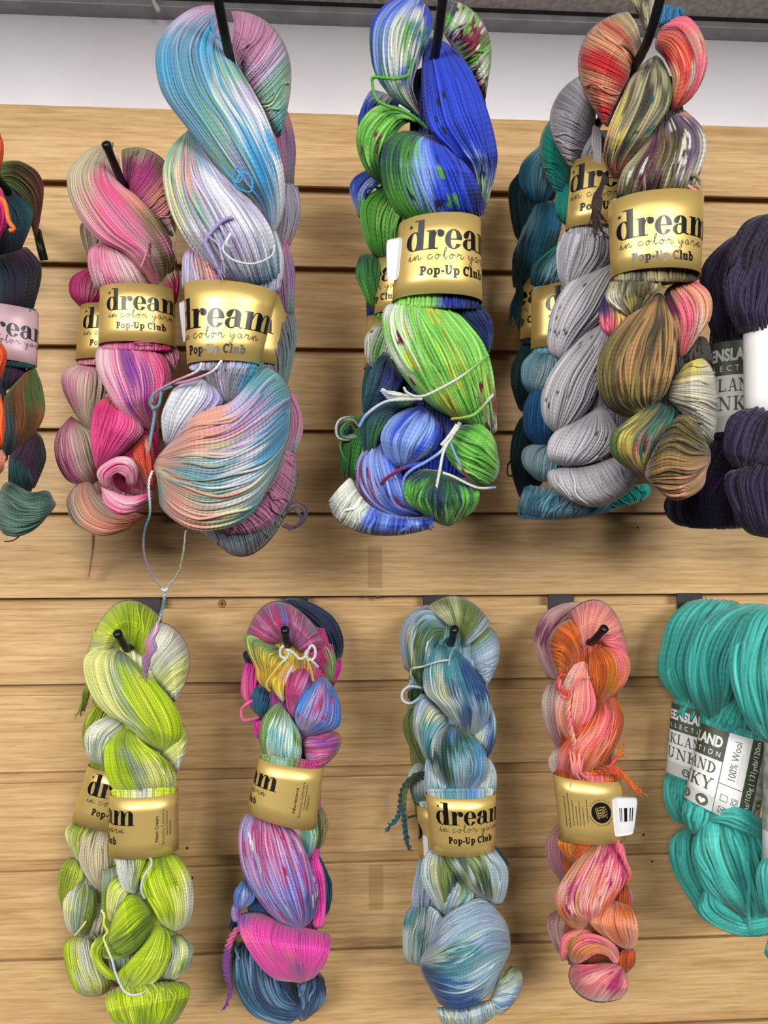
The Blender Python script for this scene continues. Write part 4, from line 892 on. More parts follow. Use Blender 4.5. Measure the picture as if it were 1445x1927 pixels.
lobe(s, 'H', "905,1065 830,1230 700,1390 600,1510 620,1610", "955,1090 1025,1200 1025,1360 930,1540 730,1655", "lll lLlo llLl lLlL lll", z=(-8, 8, -2), k=.8, loose=10)
lobe(s, 'H', "460,1180 388,1290 425,1450 570,1565", "530,1200 460,1320 500,1430 630,1540", "ol Lol lLl ll", z=0, var=.2)
lobe(s, 'H', "1015,1180 1005,1330 955,1500 1000,1545", "1100,1175 1192,1280 1182,1430 1065,1560", "ssos owsys wsyos woyy", z=(-8, 0, -6))
lobe(s, 'H', "520,1595 505,1720 555,1860 660,1980", "1080,1535 1172,1610 1140,1760 1000,1980", "llLlll LlLlLol lLollo lll", z=(-6, 6, 0), k=.7, loose=12, var=.17, name='bottom_loop')
lobe(s, 'H', "480,640 480,1000 560,1600", "1050,640 1080,1000 1050,1600", "ss oo ss", z=-16, hmax=10)
strand(s, 'H', "470,990,6 495,1030,8 490,1100,10 520,1160,10 490,1210,12 520,1300,18 560,1400,20 580,1480,20 620,1580,20 660,1640,20 720,1668,20 790,1655,18 850,1620,12", "yLyWWWW", 1.0)
strand(s, 'H', "830,560,12 870,585,16 865,640,17 820,700,18 795,770,18 790,830,17 815,890,14", "sWWW", 1.1)
b = Band(s, 'P', "206.5,1492", "335,1487", "204.5,1606", "336,1597", k=.8, shift_mm=-36, fill='LyWLl')
dream_print(b, 0, names=('Neon Cream', 'Smooshy Cashmere'))
# --- second lime skein
s = Skein('yarn_skein', 'lime and sage skein behind on the lower left hook', (250, 1240), 40,
          'l#aec41e L#c6d450 y#d8d690 w#d6d6c4 s#8d9c88 o#8c9c2c c#d3c7a6 G#66791c', 1.6, G2)
lobe(s, 'G', "430,990 340,1150 314,1280 330,1390", "560,1080 500,1160 440,1250 420,1390", "loy oll Loy", z=0)
for i in range(3): strand(s, 'G', f"{370-i*10},870,-4 {330+i*14},{930},0 {325+i*10},{1000},-2 {296+i*20},{1075-i*20},-8", "oGo", 1.7, fray=4, label='olive tassel')
lobe(s, 'P', "180,1180 175,1360 165,1600", "320,1200 320,1360 300,1640", "lyll soyl slyo", z=-8, hmax=11)
lobe(s, 'H', "250,275 188,350 195,440 285,610", "400,300 340,420 320,520 300,620", "oGL yoy yyo", z=0)
lobe(s, 'H', "395,315 315,450 298,600 370,750 480,860", "570,330 600,500 610,640 550,760 500,860", "Gcco cccc ccco cccc cc", z=4)
lobe(s, 'H', "230,555 145,660 126,850 165,1010", "310,620 330,720 270,820 200,980", "oLo ooL oo", z=0)
lobe(s, 'H', "320,715 190,840 165,980 200,1140 270,1195", "380,750 450,880 430,1050 360,1190 280,1195", "wys wsosG yssoG wssoG ws", z=(-4, 4, -4))
lobe(s, 'H', "440,860 410,1000 370,1150 400,1210", "560,900 560,1000 540,1120 500,1200", "sc scc css", z=0)
lobe(s, 'H', "225,1185 175,1260 180,1400 240,1600 310,1690", "410,1195 450,1330 500,1480 540,1600 520,1670", "lLywl lywwL lLwyw lwLyl lLl", z=0, var=.18, name='bottom_loop')
lobe(s, 'H', "260,300 240,900 260,1500", "500,300 520,900 500,1500", "ss ss", z=-10, hmax=10)
strand(s, 'H', "350,1075,14 310,1130,15 260,1190,12", "yy", 1.0)
b = Band(s, 'P', "166,1438", "292,1450", "137,1538", "272,1566", k=.72, shift_mm=8, fill='owc')
dream_print(b, 0)

# --- rainbow skein, front
s = Skein('yarn_skein', 'raspberry, blue and yellow skein with a neon pink lower twist, front of its hook', (542, 1215), 88,
          'm#b23570 b#5878bc g#7e9e5a y#e0c644 c#a8d6c6 l#9a9dd0 p#c98ab8 B#2a80cc v#8758b2 h#f24eb6 n#284878 w#dcdede o#e3a058 t#2f9c90 M#8a3a7c H#f06aa8 C#5fb6c6', 1.6, G2)
lobe(s, 'I', "590,515 430,490 278,420", "745,595 900,560 1035,560", "mpmmmlmmpm mpmmmbmpmpm mpmbmbmpmplm", M="640,500 640,330 600,145", z=(4, 4, -12), k=.55, rnd=(.2, .5), cor=.1, sp=(('b', 10, .12), ('p', 14, .15)), loose=4, name='hanging_loop')
lobe(s, 'I', "580,510 430,470 283,430 300,580 365,710 385,830 490,920", "650,570 620,650 570,760 540,860 510,920", "ggg ggy gggy gyyo oyy yyoy yy", z=(-4, 0, -8), k=.7)
lobe(s, 'I', "340,330 360,560 480,950", "960,360 1000,600 900,1000", "mmmm gyym gymm", z=-10, hmax=9)
lobe(s, 'I', "740,590 860,680 930,730 1000,810", "1025,490 1058,650 1052,760 1035,870", "mmmm mmmg mgg ggg", z=(-4, -6, -12))
lobe(s, 'I', "640,640 540,790 520,900 605,1020", "740,650 670,780 640,900 625,1020", "yow yow yyo ywy", z=-2, tuck=5)
lobe(s, 'I', "740,655 650,800 628,930 650,1080 700,1190", "890,720 860,850 790,980 740,1080 715,1200", "mmmp mmpM mmmb mpmb mmb", z=(-6, 4, -4), js=.1)
lobe(s, 'I', "925,770 820,900 735,1040 715,1180 740,1310", "965,780 1062,920 1102,1060 1098,1190 1030,1260 790,1325", "BBl BlpvB BlpmlvB BlpllvB lplBv llpl", z=(-8, 2, 4, -6), sp=(('m', 16, .08),), js=.1)
lobe(s, 'I', "590,1000 480,1090 415,1220 418,1400 460,1520", "640,1070 745,1270 765,1400 755,1500 780,1590", "ggg ggcc gcwcg gcCcwc gwccCc gcggc", z=(-6, 4, 4, -2), js=.08)
lobe(s, 'I', "755,1315 930,1300 1095,1240", "820,1590 900,1600 985,1560", "mpmmlm mvmpmm mpmvmMm", M="775,1430 930,1430 1100,1400", z=(-4, 2, -10), k=.7, js=.1)
lobe(s, 'I', "500,700 500,1000 560,1550", "900,800 950,1000 900,1550", "MM MM MM", z=-16, hmax=10)
strand(s, 'I', "655,580,12 620,530,20 585,560,20 590,620,19 640,635,19 655,590,20 640,560,21 700,590,20 750,640,19 800,620,20 850,525,20 885,560,20 880,630,19 830,650,19 800,600,20 830,555,21", "wwwwwww", 1.3, name='bow_tie', label='cream tie')
strand(s, 'I', "640,640,20 590,680,18 520,770,16 475,830,14 465,880,12 490,915,8", "wyyy", 1.1)
strand(s, 'I', "820,610,20 825,670,18 855,760,14 870,830,10", "yyy", 1.2); strand(s, 'I', "840,640,20 870,670,18 910,710,14", "ww", 1.2)
lobe(s, 'J', "300,170 222,330 216,520 265,740 370,920 520,1080 700,1158", "590,300 705,430 770,580 825,740 845,900 825,1050 740,1155", "lppmp plmpmlp plmpplmp blpvpBvl vplBlvmv blBvlnb llbvbn", z=(-2, 6, 6, -4), k=.75, js=.12, jt=.1, var=.2, loose=12, sp=(('m', 30, .08), ('w', 8, .1)))
lobe(s, 'J', "600,300 680,400 745,590", "845,280 855,400 825,520 770,600", "opgtt pgtcg gtlg bBl", z=-6, tuck=4)
lobe(s, 'J', "290,900 205,1080 290,1320 480,1550 720,1605", "935,1120 960,1230 925,1400 820,1560 740,1595", "vHhhhhh Hhhhhhh hHhHhhh hhHvhh hhhh", M="600,1120 580,1260 640,1430 690,1540 732,1602", z=(-4, 10, 6, -2), k=.55, jt=.04, js=.03, var=.09, label='neon pink twist')
lobe(s, 'J', "820,510 775,640 830,800 840,960 800,1150", "835,520 895,680 915,850 915,1000 905,1150", "hh hhh hhh", z=-12, label='neon pink twist')
lobe(s, 'J', "245,750 185,860 185,970 235,1000", "300,790 340,900 310,950 250,990", "bBl blb bl", z=-4)
lobe(s, 'J', "200,920 152,990 170,1090 240,1100", "240,940 230,1000 230,1060 245,1090", "vM lvM vv", z=-8)
lobe(s, 'J', "260,200 260,700 300,1100", "780,400 800,700 800,1150", "nn nn", z=-16, hmax=10)
b = Band(s, 'P', "488,1424", "610,1442", "465,1523", "594,1557", k=.78, shift_mm=-40, fill='gcgmm')
dream_print(b, 1, names=('Inflorescence', 'Smooshy Cashmere'))
# --- navy and pink skein behind
s = Skein('yarn_skein', 'navy and hot pink skein behind the raspberry and yellow skein', (560, 1200), 38, 'n#1d2f52 N#16223e h#ee3fae t#2c6480 l#6f96b8 b#3a5f94 g#8c8c58 v#8a46a4 H#e86aa0', 1.8, G2)
lobe(s, 'I', "480,160 700,270 840,420 920,560 960,690", "700,108 900,180 1045,290 1125,470 1118,650", "nnn nNn nnN nnn", z=(0, 4, 4, 0), name='hanging_loop')
lobe(s, 'I', "1040,640 1020,760 1030,880", "1112,630 1092,760 1045,890", "vh hh", z=0)
lobe(s, 'I', "305,630 252,800 258,960 350,1100", "440,680 450,870 430,980 400,1140", "hh Hhh hhh", z=-4)
lobe(s, 'I', "390,850 340,960 350,1080 430,1180", "600,950 590,1020 530,1100 450,1180", "tnn ttn tn", z=8)
lobe(s, 'I', "400,1130 358,1200 365,1290 405,1350", "520,1170 520,1240 500,1310 430,1350", "hh hh", z=0)
lobe(s, 'I', "272,570 270,630 290,680", "420,560 420,630 400,680", "nn nn", z=0)
strand(s, 'I', "345,1000,10 280,1040,12 248,1085,10 255,1150,10 290,1172,10 400,1150,8", "HHH", 1.5)
lobe(s, 'J', "195,1180 158,1400 195,1650 325,1850 560,1935 720,1900", "600,1330 640,1500 660,1620 690,1690 730,1710 780,1720", "nnN tlnNN tnlnN tnltn lnbnn bbn", z=(0, 6, 4), var=.3, loose=22, name='bottom_loop')
lobe(s, 'J', "740,1560 690,1650 650,1800 690,1910", "880,1480 915,1620 905,1750 770,1900", "nnN lnn nbnl bn", z=(0, 2, -2), var=.3, loose=12, name='bottom_loop')
strand(s, 'J', "690,1600,28 720,1680,28 740,1750,26 735,1800,24", "bl", 1.2); strand(s, 'J', "820,1570,24 825,1640,24 790,1700,24 780,1740,22", "bl", 1.1); strand(s, 'J', "180,1250,12 190,1330,14 215,1400,14", "tl", 1.1)
lobe(s, 'J', "850,550 860,800 880,1060", "880,570 958,800 948,990 915,1060", "tbn btn bn", z=2)
lobe(s, 'J', "800,170 800,350 820,540", "885,160 930,280 912,430 850,540", "gg gg", z=0)
lobe(s, 'J', "180,1060 140,1120 160,1200", "300,1060 260,1140 240,1200", "NN NN", z=4)
strand(s, 'J', "290,1100,22 230,1130,24 170,1190,24 120,1290,20 100,1400,12 100,1480,6 120,1580,2", "HHvvv", 1.9, ply=2); strand(s, 'J', "280,1120,22 210,1160,24 160,1230,22 130,1330,18 120,1440,10 125,1560,4 145,1650,0 125,1730,-2", "HHvvvv", 1.9, ply=2, fray=6, label='violet tail')

lobe(s, 'P', "515,1200 510,1480 500,1800", "602,1200 604,1500 596,1800", "nnnn hnnt ntnh nnnn", z=-6, hmax=11)

# --- blue-green skein, front
s = Skein('yarn_skein', 'olive, dusty blue and teal skein in front on the third lower hook', (850, 1212), 88,
          'g#6f8040 G#3a5c3c t#4a909c b#84a8b8 l#a2b6c8 n#22477f c#c2c59c w#b8c8c8 B#4a88c4 d#213f3a V#8698c0', 1.6, G2)
lobe(s, 'K', "590,370 470,270 375,185", "690,560 840,440 945,325", "ccggggggl ccgcggggl cggcggggl", M="650,420 680,280 665,105", z=(4, 4, -12), k=.55, rnd=(.2, .5), cor=.1, loose=4, name='hanging_loop')
lobe(s, 'K', "570,340 420,230 300,255 222,400 212,560 230,720 310,890", "600,440 490,480 430,570 400,690 360,810 340,900", "bbgG lbGg bbGgt lGgGw cwgtGw tcgGt gGtg GgG", z=(-4, 2, -8), k=.7)
lobe(s, 'K', "480,460 400,590 350,760 365,930 470,1040 570,1150 670,1240", "650,530 770,700 870,850 920,980 925,1110 860,1260 790,1340", "tttt tttn twttnn wccntnn wccwnlnb lcwbnnlVb lwwlnnclV nwnlccl", z=(-4, 8, 6, -6), k=.75, js=.04)
lobe(s, 'K', "330,300 300,560 420,950", "880,300 930,600 850,1000", "bggl ttbl ttnl", z=-10, hmax=9)
lobe(s, 'K', "940,320 820,430 680,545", "900,880 885,888 870,880", "gblllVl gblllll gbbllll", M="1012,590 880,660 770,700", z=(-12, -4, -8), k=.55, name='hanging_loop')
lobe(s, 'K', "890,1000 860,1190 790,1320 830,1370", "930,1010 972,1180 967,1370 900,1510", "Vnl lVnb cwVn wlcn", z=(-8, -4, -8))
lobe(s, 'K', "590,1165 450,1290 412,1450 440,1610 540,1795", "690,1240 810,1340 895,1480 895,1640 800,1800", "dddG wdBdGt wddGttB dddbtltBl wdGbltBl wBtbVlb", z=(-8, 4, 6, 0), js=.04)
lobe(s, 'K', "460,1030 330,945 265,1110 275,1290 340,1450 400,1580", "600,1150 490,1260 430,1370 415,1490 440,1610", "llc lVcct lcttb lctbtt lctt btt", z=(-8, -2, -6))
lobe(s, 'K', "380,1480 365,1620 365,1810", "480,1580 560,1720 600,1810", "lw lwt ltw", z=-4, tuck=3); lobe(s, 'K', "860,1500 840,1650 780,1810", "920,1495 978,1620 975,1800", "bww www wwb", z=-6, tuck=3)
lobe(s, 'K', "480,600 420,1000 460,1700", "900,700 900,1100 860,1700", "tt bb tt", z=-16, hmax=10)
strand(s, 'K', "580,650,16 545,655,20 480,665,20 400,690,18 340,710,14 270,720,12 245,740,8 240,820,4", "wwlccg", 1.0)
strand(s, 'K', "650,580,14 620,545,18 590,600,16 575,660,17 577,740,18", "tbl", 1.0)
strand(s, 'K', "330,890,6 230,880,8 170,930,8 175,1000,8 240,1025,8 310,985,4", "bwb", 1.2); strand(s, 'K', "235,760,0 240,840,4 215,880,6 230,900,6", "bb", .9)
lobe(s, 'M', "400,480 318,620 328,800 420,960 490,1055", "500,550 570,680 590,770 570,900 505,1055", "wwg wcgg wwcggd lwcgdt wtgdt", z=(-2, 2, -6))
lobe(s, 'M', "590,700 520,800 480,930 480,1055", "640,760 740,870 690,960 580,1040", "bttb blcgtw wblctb bwlt", z=(-6, -2, -4))
lobe(s, 'M', "480,545 570,700 660,810 760,890", "890,480 1002,640 1017,780 990,900 940,980", "ggdwgGcwl gwdgcGwwl dgwgGGlwl gcdGGcwl gGGwl", z=(-2, 4, 2, -8), js=.03)
lobe(s, 'M', "335,1340 490,1080 650,960 800,905 955,955", "345,1640 480,1775 660,1805 850,1690 1005,1480", "lllwnnnn lVlcwtnnn lllbGttbnn lllbwttbwbn llVlbVbbwb lllVlbb", M="300,1440 520,1400 700,1330 880,1240 1035,1240", z=(-4, 8, 12, 4, -4), k=.85, hmax=22, loose=14, var=.15, name='bottom_loop')
lobe(s, 'M', "480,1030 380,980 365,1150 355,1270", "500,1060 520,1120 450,1220 380,1290", "ww wlw wl", z=-6)
lobe(s, 'M', "1060,1425 990,1510 910,1600", "990,1865 900,1830 830,1750", "ggwcwwBwBBw gwgwcwwBwBw wgwcwlBwBl", M="1135,1600 1010,1650 890,1690", z=(-12, -4, -2), k=.6, var=.18, loose=10, name='bottom_loop')
lobe(s, 'M', "430,1760 450,1850 480,1940", "880,1690 910,1800 910,1890", "wlwlwbw wcwlwlw wlwlwbw", M="660,1795 670,1880 690,1960", z=(0, 2, -4), k=.5, var=.2, loose=10, name='bottom_loop')
lobe(s, 'M', "440,640 420,1100 480,1700", "880,640 900,1000 900,1600", "tt bb ll", z=-16, hmax=10)
b = Band(s, 'P', "800,1492", "933,1490", "812,1601", "931,1596", k=.8, shift_mm=5.5, fill='wtbBw')
dream_print(b, 0)
# --- second blue-green skein
s = Skein('yarn_skein', 'olive and pale blue skein with long teal tails, behind on the third lower hook', (825, 1205), 38, 'g#6c783c G#35502c l#aab4c8 w#bcc8c4 t#4a8a90 b#8aa6bc T#1d5a68 d#2a4430 k#39433c', 1.6, G2)
lobe(s, 'K', "400,160 230,260 160,400 152,540 195,760", "640,180 500,300 420,450 380,600 360,760", "lll lbl llb ll", z=0, name='hanging_loop')
lobe(s, 'P', "775,1180 768,1360 785,1560", "905,1180 915,1360 920,1660", "llll gggl ggll", z=-8, hmax=11)
lobe(s, 'K', "250,1030 186,1170 200,1320 290,1500 380,1600", "480,1050 480,1200 480,1400 470,1560 450,1610", "gGg ggg gg Ggg", z=0)
lobe(s, 'K', "260,880 220,940 250,1040", "380,880 400,940 400,1040", "dd dd", z=-4)
lobe(s, 'K', "300,1520 225,1630 235,1760 270,1900", "500,1580 500,1700 500,1800 480,1900", "wgg wwg tgt", z=0)
for q, (pth, c) in enumerate((("370,1630,10 280,1650,16 200,1720,16 160,1800,12 150,1900,8 130,2000,2 80,2070,-2", "dddTT"), ("380,1650,10 270,1690,18 200,1760,18 185,1850,14 180,1960,10 190,2080,4 205,2230,0", "gdgTTT"), ("370,1640,12 240,1680,18 180,1780,14 165,1900,8 175,2010,4 195,2130,0", "dddgT"))):
    strand(s, 'K', pth, c, 1.9, ply=2, fray=8, label='olive to teal tail')
strand(s, 'K', "170,1990,6 215,2010,10 260,2000,8 290,1995,4", "dd", 1.2); strand(s, 'K', "180,1880,8 200,1980,12 220,2020,10", "dg", 1.0)
lobe(s, 'M', "300,545 250,800 238,960 300,1020", "450,600 480,850 470,930 400,1000", "bll lVl".replace('V', 'b')+" lb", z=0)
lobe(s, 'M', "260,890 185,1060 165,1200 178,1400 255,1455", "450,950 470,1150 440,1280 400,1420 300,1460", "btt twb wtw wwtw gww", z=2, name='bottom_loop')
lobe(s, 'M', "300,480 290,900 300,1350", "560,480 560,900 540,1350", "ll ll", z=-10, hmax=10)
lobe(s, 'M', "720,380 900,500 1000,640", "760,360 960,520 1045,655", "dd dG", z=10, hmax=4)
b = Band(s, 'P', "784,1514", "912,1514", "789,1612", "915,1612", k=.7, shift_mm=-96, fill='wgw')
dream_print(b, 0, logo=True); sticker(b, 77, 4, 6, 20, .002)

# --- orange skein, front
s = Skein('yarn_skein', 'orange and coral skein, a white price sticker on its gold band', (1113, 1210), 98,
          'o#d2661c O#a64616 p#ee9490 P#f07482 s#f0a284 w#f3c0b6 m#b4246c r#db4c2e y#c08c2c c#e8804c', 1.5, G2)
lobe(s, 'N', "370,395 330,260 285,140", "480,345 570,400 640,480", "pppPsppPP psppsppPP ppPppPsPP", M="425,345 450,240 520,125", z=(4, 2, -12), k=.5, rnd=(.2, .5), cor=.1, loose=3, name='hanging_loop')
lobe(s, 'N', "315,160 365,280 375,400", "200,510 220,522 250,522", "oooOoo ooOooo cooOo", M="165,310 260,350 320,450", z=(-12, 0, -4), k=.6, jt=.03)
lobe(s, 'N', "405,350 400,480 418,620 430,710", "470,335 600,390 640,480 595,600 465,695", "oOo oOooP ooOoyPP ooOyoP oOyo Oor", z=(-4, 4, 2, -6), k=.65, js=.03)
lobe(s, 'N', "230,230 230,450 260,700", "570,250 590,480 520,700", "oPPP oOOP OOO", z=-10, hmax=9)
lobe(s, 'N', "390,390 290,500 212,680 208,800 270,910 300,950", "402,395 412,550 440,690 410,780 350,860 320,920", "wpw wpsp wspP sspP sPoP oPP rP", z=(-6, 6, 6, -4), k=.8)
lobe(s, 'N', "440,710 330,850 235,960 203,1110", "535,638 598,760 575,900 510,1020 440,1140", "OOo orPO orsPrO rsPrsO prsosO PPrro", z=(-8, 2, 4, 0), js=.05)
lobe(s, 'N', "260,300 240,600 230,1100", "560,400 560,700 520,1100", "OO OO OO", z=-16, hmax=10)
strand(s, 'N', "400,545,14 350,550,20 310,590,20 290,640,20 250,660,20 220,620,18 215,560,18 240,525,18 268,535,18", "sPPrr", 1.2)
strand(s, 'N', "220,560,18 235,610,20 280,650,21 275,740,21 290,840,21 310,920,20 300,960,18", "PrsPsP", 1.8, ply=2, name='twisted_tail')
for i in range(6): strand(s, 'N', f"{285+i*14},{950+i%3*8},14 {292+i*13+i%2*6},{1015},19 {300+i*11-i%2*5},{1080+i%3*10},19 {300+i*14+i%3*7},{1118+i*37%29},14", ("PsP", "spP", "rPp")[i % 3], 1.0+.12*(i % 3), fray=3)
for i in range(3): strand(s, 'N', f"{415},{1115-i*10},10 {470+i*8},{1075+i*14},16 {540+i*6},{1070+i*16},18 {600},{1110+i*10},16 {650+i*8},{1165+i*18},12", "oOroo", 1.5, ply=2, fray=10 if i else 12, label='orange tassel')
for i in range(3): strand(s, 'N', f"{470+i*20},1100,12 {540+i*8},{1040-i*10},15 {585+i*4},{960+i*20},10", "Oro", 1.3, fray=3)
lobe(s, 'O', "215,425 228,490 295,580", "420,450 380,520 315,580", "yoOro oyOo Oo", z=-4, tuck=3)
lobe(s, 'O', "420,450 300,590 212,740 215,850 300,950 400,950", "590,415 615,560 600,690 550,780 490,860 405,945", "sspPmP wpmPmPp wmPspmPm pmwwrpwP ywpwowr oypPwor yorPr or", z=(-2, 6, 4, -6), jt=.09, js=.05, sp=(('m', 18, .09), ('y', 5, .15), ('w', 12, .2)), var=.15)
lobe(s, 'O', "540,780 440,850 405,920 500,1015 610,1080", "570,782 655,845 684,950 675,1040 635,1085", "oss osoo scs cos ss", z=(-6, 4, -6), jt=.03)
lobe(s, 'O', "330,945 245,1000 228,1100 245,1150", "420,955 400,1010 330,1050 280,1110", "osP Psp PP", z=-4)
lobe(s, 'O', "570,1080 560,1150 590,1215", "668,1065 668,1150 622,1225", "OOr OO OO", z=-4, name='bottom_loop')
lobe(s, 'O', "270,1140 275,1040 400,985 540,1040 600,1150", "350,1180 400,1120 460,1100 510,1120 540,1180", "yyP yPyP PmyP pPyp pwP", z=(2, 8, 2), k=.7, loose=10, name='bottom_loop')
lobe(s, 'O', "540,1145 400,1165 255,1155", "610,1190 628,1300 555,1400", "yPpmPpPmpp PmpwpPpmmp pPpmpPpwpp", M="590,1170 440,1260 340,1345", z=(2, 6, -8), k=.75, loose=10, sp=(('m', 12, .1),), name='bottom_loop')
lobe(s, 'O', "570,700 560,800 560,880", "620,690 640,790 620,880", "OO OO", z=-8); strand(s, 'O', "560,430,10 590,520,14 620,590,12 635,640,8 610,690,2", "PPr", 1.6, ply=2)
lobe(s, 'O', "240,500 260,800 280,1200", "560,500 600,800 600,1150", "OO OO OO", z=-16, hmax=10)
b = Band(s, 'P', "1041,1456", "1168,1464", "1054,1578", "1176,1574", k=.78, shift_mm=-62.5, fill='OoPo')
dream_print(b, 0, logo=True); sticker(b, 77.5, 5, 15, 32, .02)
# --- dusty pink skein
s = Skein('yarn_skein', 'dusty pink skein behind the orange and coral skein', (1085, 1190), 46, 'w#c8a09c p#b87488 m#8a4468 d#b07a80 l#d8c0b4', 1.6, G2)
lobe(s, 'N', "290,95 150,160 82,285 90,400 165,560", "500,120 380,240 300,350 280,460 300,580", "www wpw mmp wpw ww", z=0, name='hanging_loop')
lobe(s, 'N', "170,560 125,680 145,830 220,970", "360,590 380,700 380,850 330,970", "wdd lww wdd ddw", z=0)
lobe(s, 'N', "200,950 168,1040 195,1140", "340,960 340,1050 330,1140", "lw lw", z=0)
lobe(s, 'O', "205,345 148,450 168,580 240,690", "380,360 390,480 400,570 360,660", "dd dpd dd", z=2)
lobe(s, 'O', "180,830 155,930 190,1050 245,1140", "400,900 400,1000 390,1080 300,1140", "dwd wdd dd", z=0, name='bottom_loop')
lobe(s, 'O', "520,650 520,720 540,850", "600,680 655,760 645,830", "dd dd", z=0)
lobe(s, 'O', "230,600 220,750 230,900", "400,600 420,750 400,900", "dd dd", z=-8)

lobe(s, 'P', "1040,1180 1048,1480 1062,1780", "1140,1180 1160,1480 1172,1720", "wwdw dwdd dddd", z=-8, hmax=11)

# --- teal skeins at the right edge
TE = 't#40b0a6 d#2f9c94 l#58c0b6 k#1c756e'
s = Skein('yarn_skein', 'teal green skein leftmost of the lower right trio', (1330, 1140), 36, TE, 3.6, G2)
lobe(s, 'N', "1010,75 880,190 828,350 812,510 880,640 985,720", "1300,95 1230,180 1160,300 1110,420 1080,560 1050,720", "ttt tlt ttt tdt td", z=(0, 4, 0), loose=12, name='hanging_loop')
lobe(s, 'N', "960,650 910,710 880,760", "1110,690 1120,780 1120,860", "td tt", z=-2)
lobe(s, 'O', "848,40 838,200 890,320 965,345", "1060,100 1050,200 1020,280 985,345", "ttt ldt tdt td", z=0, loose=8)
lobe(s, 'O', "935,345 870,450 900,620 1000,800 1100,920 1330,1005", "1100,380 1120,480 1130,640 1180,760 1260,850 1350,980", "tdt ttd ltt tdt ttd tt", z=0, loose=14, name='bottom_loop')
lobe(s, 'N', "920,600 900,900 920,1200", "1180,600 1180,900 1160,1200", "dd dd", z=-10)
b = Band(s, 'P', "1266,1322", "1388,1352", "1254,1452", "1378,1490", m=LABELW, k=.68, shift_mm=-27, fill='t')
green_label(b)
s = Skein('yarn_skein', 'teal green skein in the middle of the lower right trio, its band reading LAND', (1390, 1160), 74, TE, 3.6, G2)
lobe(s, 'N', "1330,102 1110,180 1005,310 965,480 1000,660 1110,815", "1480,120 1400,200 1330,330 1280,470 1260,620 1160,800", "ttt tlt ttl tdt ttd dt", z=(0, 6, 4, -2), loose=12, name='hanging_loop')
lobe(s, 'N', "1250,640 1140,760 1090,860", "1340,660 1390,770 1400,890", "dtt ttd dtt", z=-4)
lobe(s, 'O', "960,190 950,320 1010,410", "1180,240 1130,340 1030,405", "ttl dtt td", z=0, loose=8)
lobe(s, 'O', "1080,285 1200,232 1310,255 1450,345", "1085,330 1200,350 1310,400 1450,450", "ttt ltt tdt tt", z=10, loose=10)
lobe(s, 'O', "1075,290 1000,480 1040,650 1120,770 1300,890 1340,900", "1500,360 1560,520 1570,700 1540,850 1470,1000", "tttdd tlttdd ttldtkd tltdttd ttdltk tdtkt", M="1180,300 1220,450 1270,600 1330,760 1390,960", z=(-2, 6, 0), k=.6, loose=20, var=.16)
lobe(s, 'O', "1075,690 1040,830 1140,940 1300,1000 1480,1000", "1110,720 1190,830 1270,880 1340,890 1480,850", "tdt dtd ttd ltd tt", z=4, loose=12, name='bottom_loop')
strand(s, 'O', "1305,550,18 1325,580,22 1335,700,22 1330,850,18 1340,985,10", "ttl", 1.9)
lobe(s, 'N', "1060,500 1040,900 1060,1300", "1400,500 1400,900 1400,1300", "dd dd", z=-10, hmax=10)
b = Band(s, 'P', "1322,1361", "1452,1398", "1289,1501", "1420,1560", m=LABELW, k=.72, shift_mm=-46, fill='t')
green_label(b)
s = Skein('yarn_skein', 'teal green skein rightmost of the lower right trio', (1470, 1180), 112, TE, 3.6, G2)
lobe(s, 'N', "1520,120 1350,150 1258,300 1218,480 1250,650 1340,840 1440,930", "1660,150 1660,300 1640,500 1620,700 1580,850 1540,940", "ttt tlt ttd tlt tdt ttt tt", z=(0, 6, 4, 0), loose=14, name='hanging_loop')
lobe(s, 'N', "1425,420 1415,550 1440,680", "1600,420 1600,550 1600,680", "tt lt", z=14, loose=4)
lobe(s, 'O', "1440,510 1380,630 1400,770 1450,900", "1600,520 1600,650 1580,760 1560,900", "ttt ltt tdt tt", z=0, loose=10)
lobe(s, 'O', "1465,970 1428,1080 1465,1160", "1600,980 1600,1080 1580,1160", "tt tt", z=0, loose=6, name='bottom_loop')
b = Band(s, 'P', "1441,1398", "1590,1424", "1436,1620", "1575,1646", m=LABELW, k=.7, shift_mm=30, fill='t')
b.print(rect(-60, 13, 20, 49), MIDG, 'picture_panel')

# ------------------------------------------------------------------ hooks, screws and small marks on the wall
HU = 'hooks of the upper row'; HL = 'hooks of the lower row'
hook('black hook holding the pink, cream and olive skein', (300, 352), [(300, 400, 1), (230, 345, 142), (200, 272, 166)], 2.9, HU)
hook('black hook holding the large sky blue skein, its tip above the photo', (500, 354), [(500, 402, 1), (426, 80, 234), (402, -40, 258)], 3.1, HU)
hook('black hook holding the royal blue and green skeins', (760, 358), [(760, 405, 1), (823, 80, 232), (838, -40, 256)], 3.1, HU)
hook('black hook holding the red and olive skein', (1015, 362), [(1015, 408, 1), (1219, 85, 232), (1252, -40, 256)], 3.1, HU)
hook('black hook at the left edge holding the dark multicoloured skein', (20, 350), [(20, 400, 1), (14, 358, 138), (-10, 330, 154)], 3.0, HU)
hook('black hook holding the lime skeins', (278, 1128.5), [(284, 1182, 1), (239, 1224, 106), (221, 1192, 121)], 2.9, HL)
hook('black hook holding the raspberry and yellow skein', (555, 1125), [(553, 1178, 1), (541, 1218, 106), (536, 1185, 121)], 2.9, HL)
hook('black hook holding the olive and dusty blue skeins', (820, 1122.5), [(823, 1175, 1), (849, 1214, 106), (855, 1184, 121)], 2.9, HL)
hook('black hook holding the orange and coral skein', (1054, 1121), [(1055, 1174, 1), (1112, 1211, 110), (1137, 1183, 128)], 2.9, HL)
hook('black hook holding the teal green skeins', (1295, 1119), [(1296, 1172, 1), (1380, 1195, 76)], 2.9, HL)
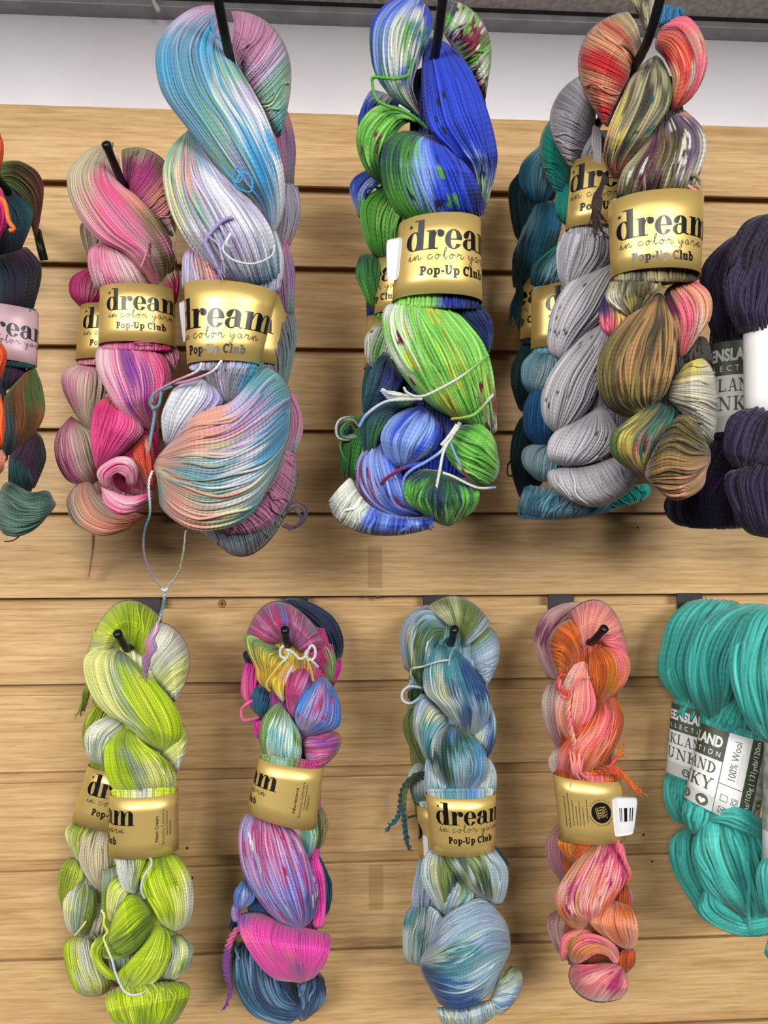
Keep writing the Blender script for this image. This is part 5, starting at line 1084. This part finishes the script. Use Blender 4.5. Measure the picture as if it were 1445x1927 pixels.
strand_black = [at(70, 435, 60), at(76, 462, 64), at(83, 490, 60)]
v, f, u = tube_arrays(resample(np.array(strand_black), 10), .0034, 10)
tag(mesh_from('hook_end', v, [tuple(q) for q in f], BLACK, None, True), 'black rod end poking out beside the dark multicoloured skein', 'hook')

def screw(x, y, r, d=-11.4):
    c = np.array(at(x, y, d)); bm = bmesh.new()
    bmesh.ops.create_cone(bm, cap_ends=True, segments=24, radius1=r, radius2=r*.75, depth=.0016)
    bmesh.ops.rotate(bm, cent=(0, 0, 0), matrix=Matrix.Rotation(math.pi/2, 3, 'X'), verts=bm.verts)
    o = bm_obj('wood_screw', bm, SCREWM); o.location = Vector(c); bm = bmesh.new()
    box(bm, -r*.55, r*.55, -.00105, -.0006, -r*.14, r*.14); box(bm, -r*.14, r*.14, -.00106, -.0006, -r*.55, r*.55); bm_obj('cross_slot', bm, DOT, o)
    return tag(o, 'bronze wood screw in the groove between the lime and raspberry skeins', 'screw')
screw(418, 1136, .0042)
for x, y, r, lab in ((1211, 1571, .0013, 'small dark nail on the plank right of the orange skein'), (1227, 1621, .0012, 'small dark nail just below the groove right of the orange skein'), (352, 1596, .0013, 'small dark nail on the plank right of the lime skein band'),
                   (362, 1652, .0012, 'small dark nail on the plank right of the lime skein, below the groove'), (688, 1122, .0018, 'dark nail head in the groove under the tape mark, left of two'), (711, 1123, .0020, 'dark nail head in the groove under the tape mark, right of two'), (1200, 993, .0011, 'small dark nail on the plank below the grey skein')):
    c = at(x, y, .2 if y > 1124 or y < 1119 else -1.5); bm = bmesh.new(); bmesh.ops.create_uvsphere(bm, u_segments=12, v_segments=8, radius=r); bmesh.ops.scale(bm, vec=(1, .5, 1), verts=bm.verts)
    o = bm_obj('nail', bm, DOT); o.location = Vector(c); tag(o, lab, 'nail', 'nails in the slatted wall')
for (x0, y0, x1, y1, lab) in ((692, 1028, 719, 1106, 'faded brown tape strip on the plank below the royal blue skein'), (694, 1628, 721, 1712, 'faded brown tape strip on a low plank between the lower skeins')):
    a, c = at(x0, y0, .15), at(x1, y1, .15); bm = bmesh.new(); box(bm, a[0], c[0], -.0003, .0001, c[2], a[2]); tag(bm_obj('tape_strip', bm, TAPE), lab, 'tape')
W = resample(np.array([at(286, -14, 14), at(289, 2, 13), at(294, 12, 12.8), at(299, 21, 12)]), 16); v, f, u = tube_arrays(W, .0022, 12); n = len(v)
v = np.vstack([v, W[0], W[-1]+[0, 0, -.0012]]); f = [tuple(q) for q in f]+[((j+1) % 12, j, n) for j in range(12)]+[(n-12+j, n-12+(j+1) % 12, n+1) for j in range(12)]
tag(mesh_from('cord_end', v, f, WHITEP, None, True), 'white cord end hanging over the grey metal rail', 'cord')
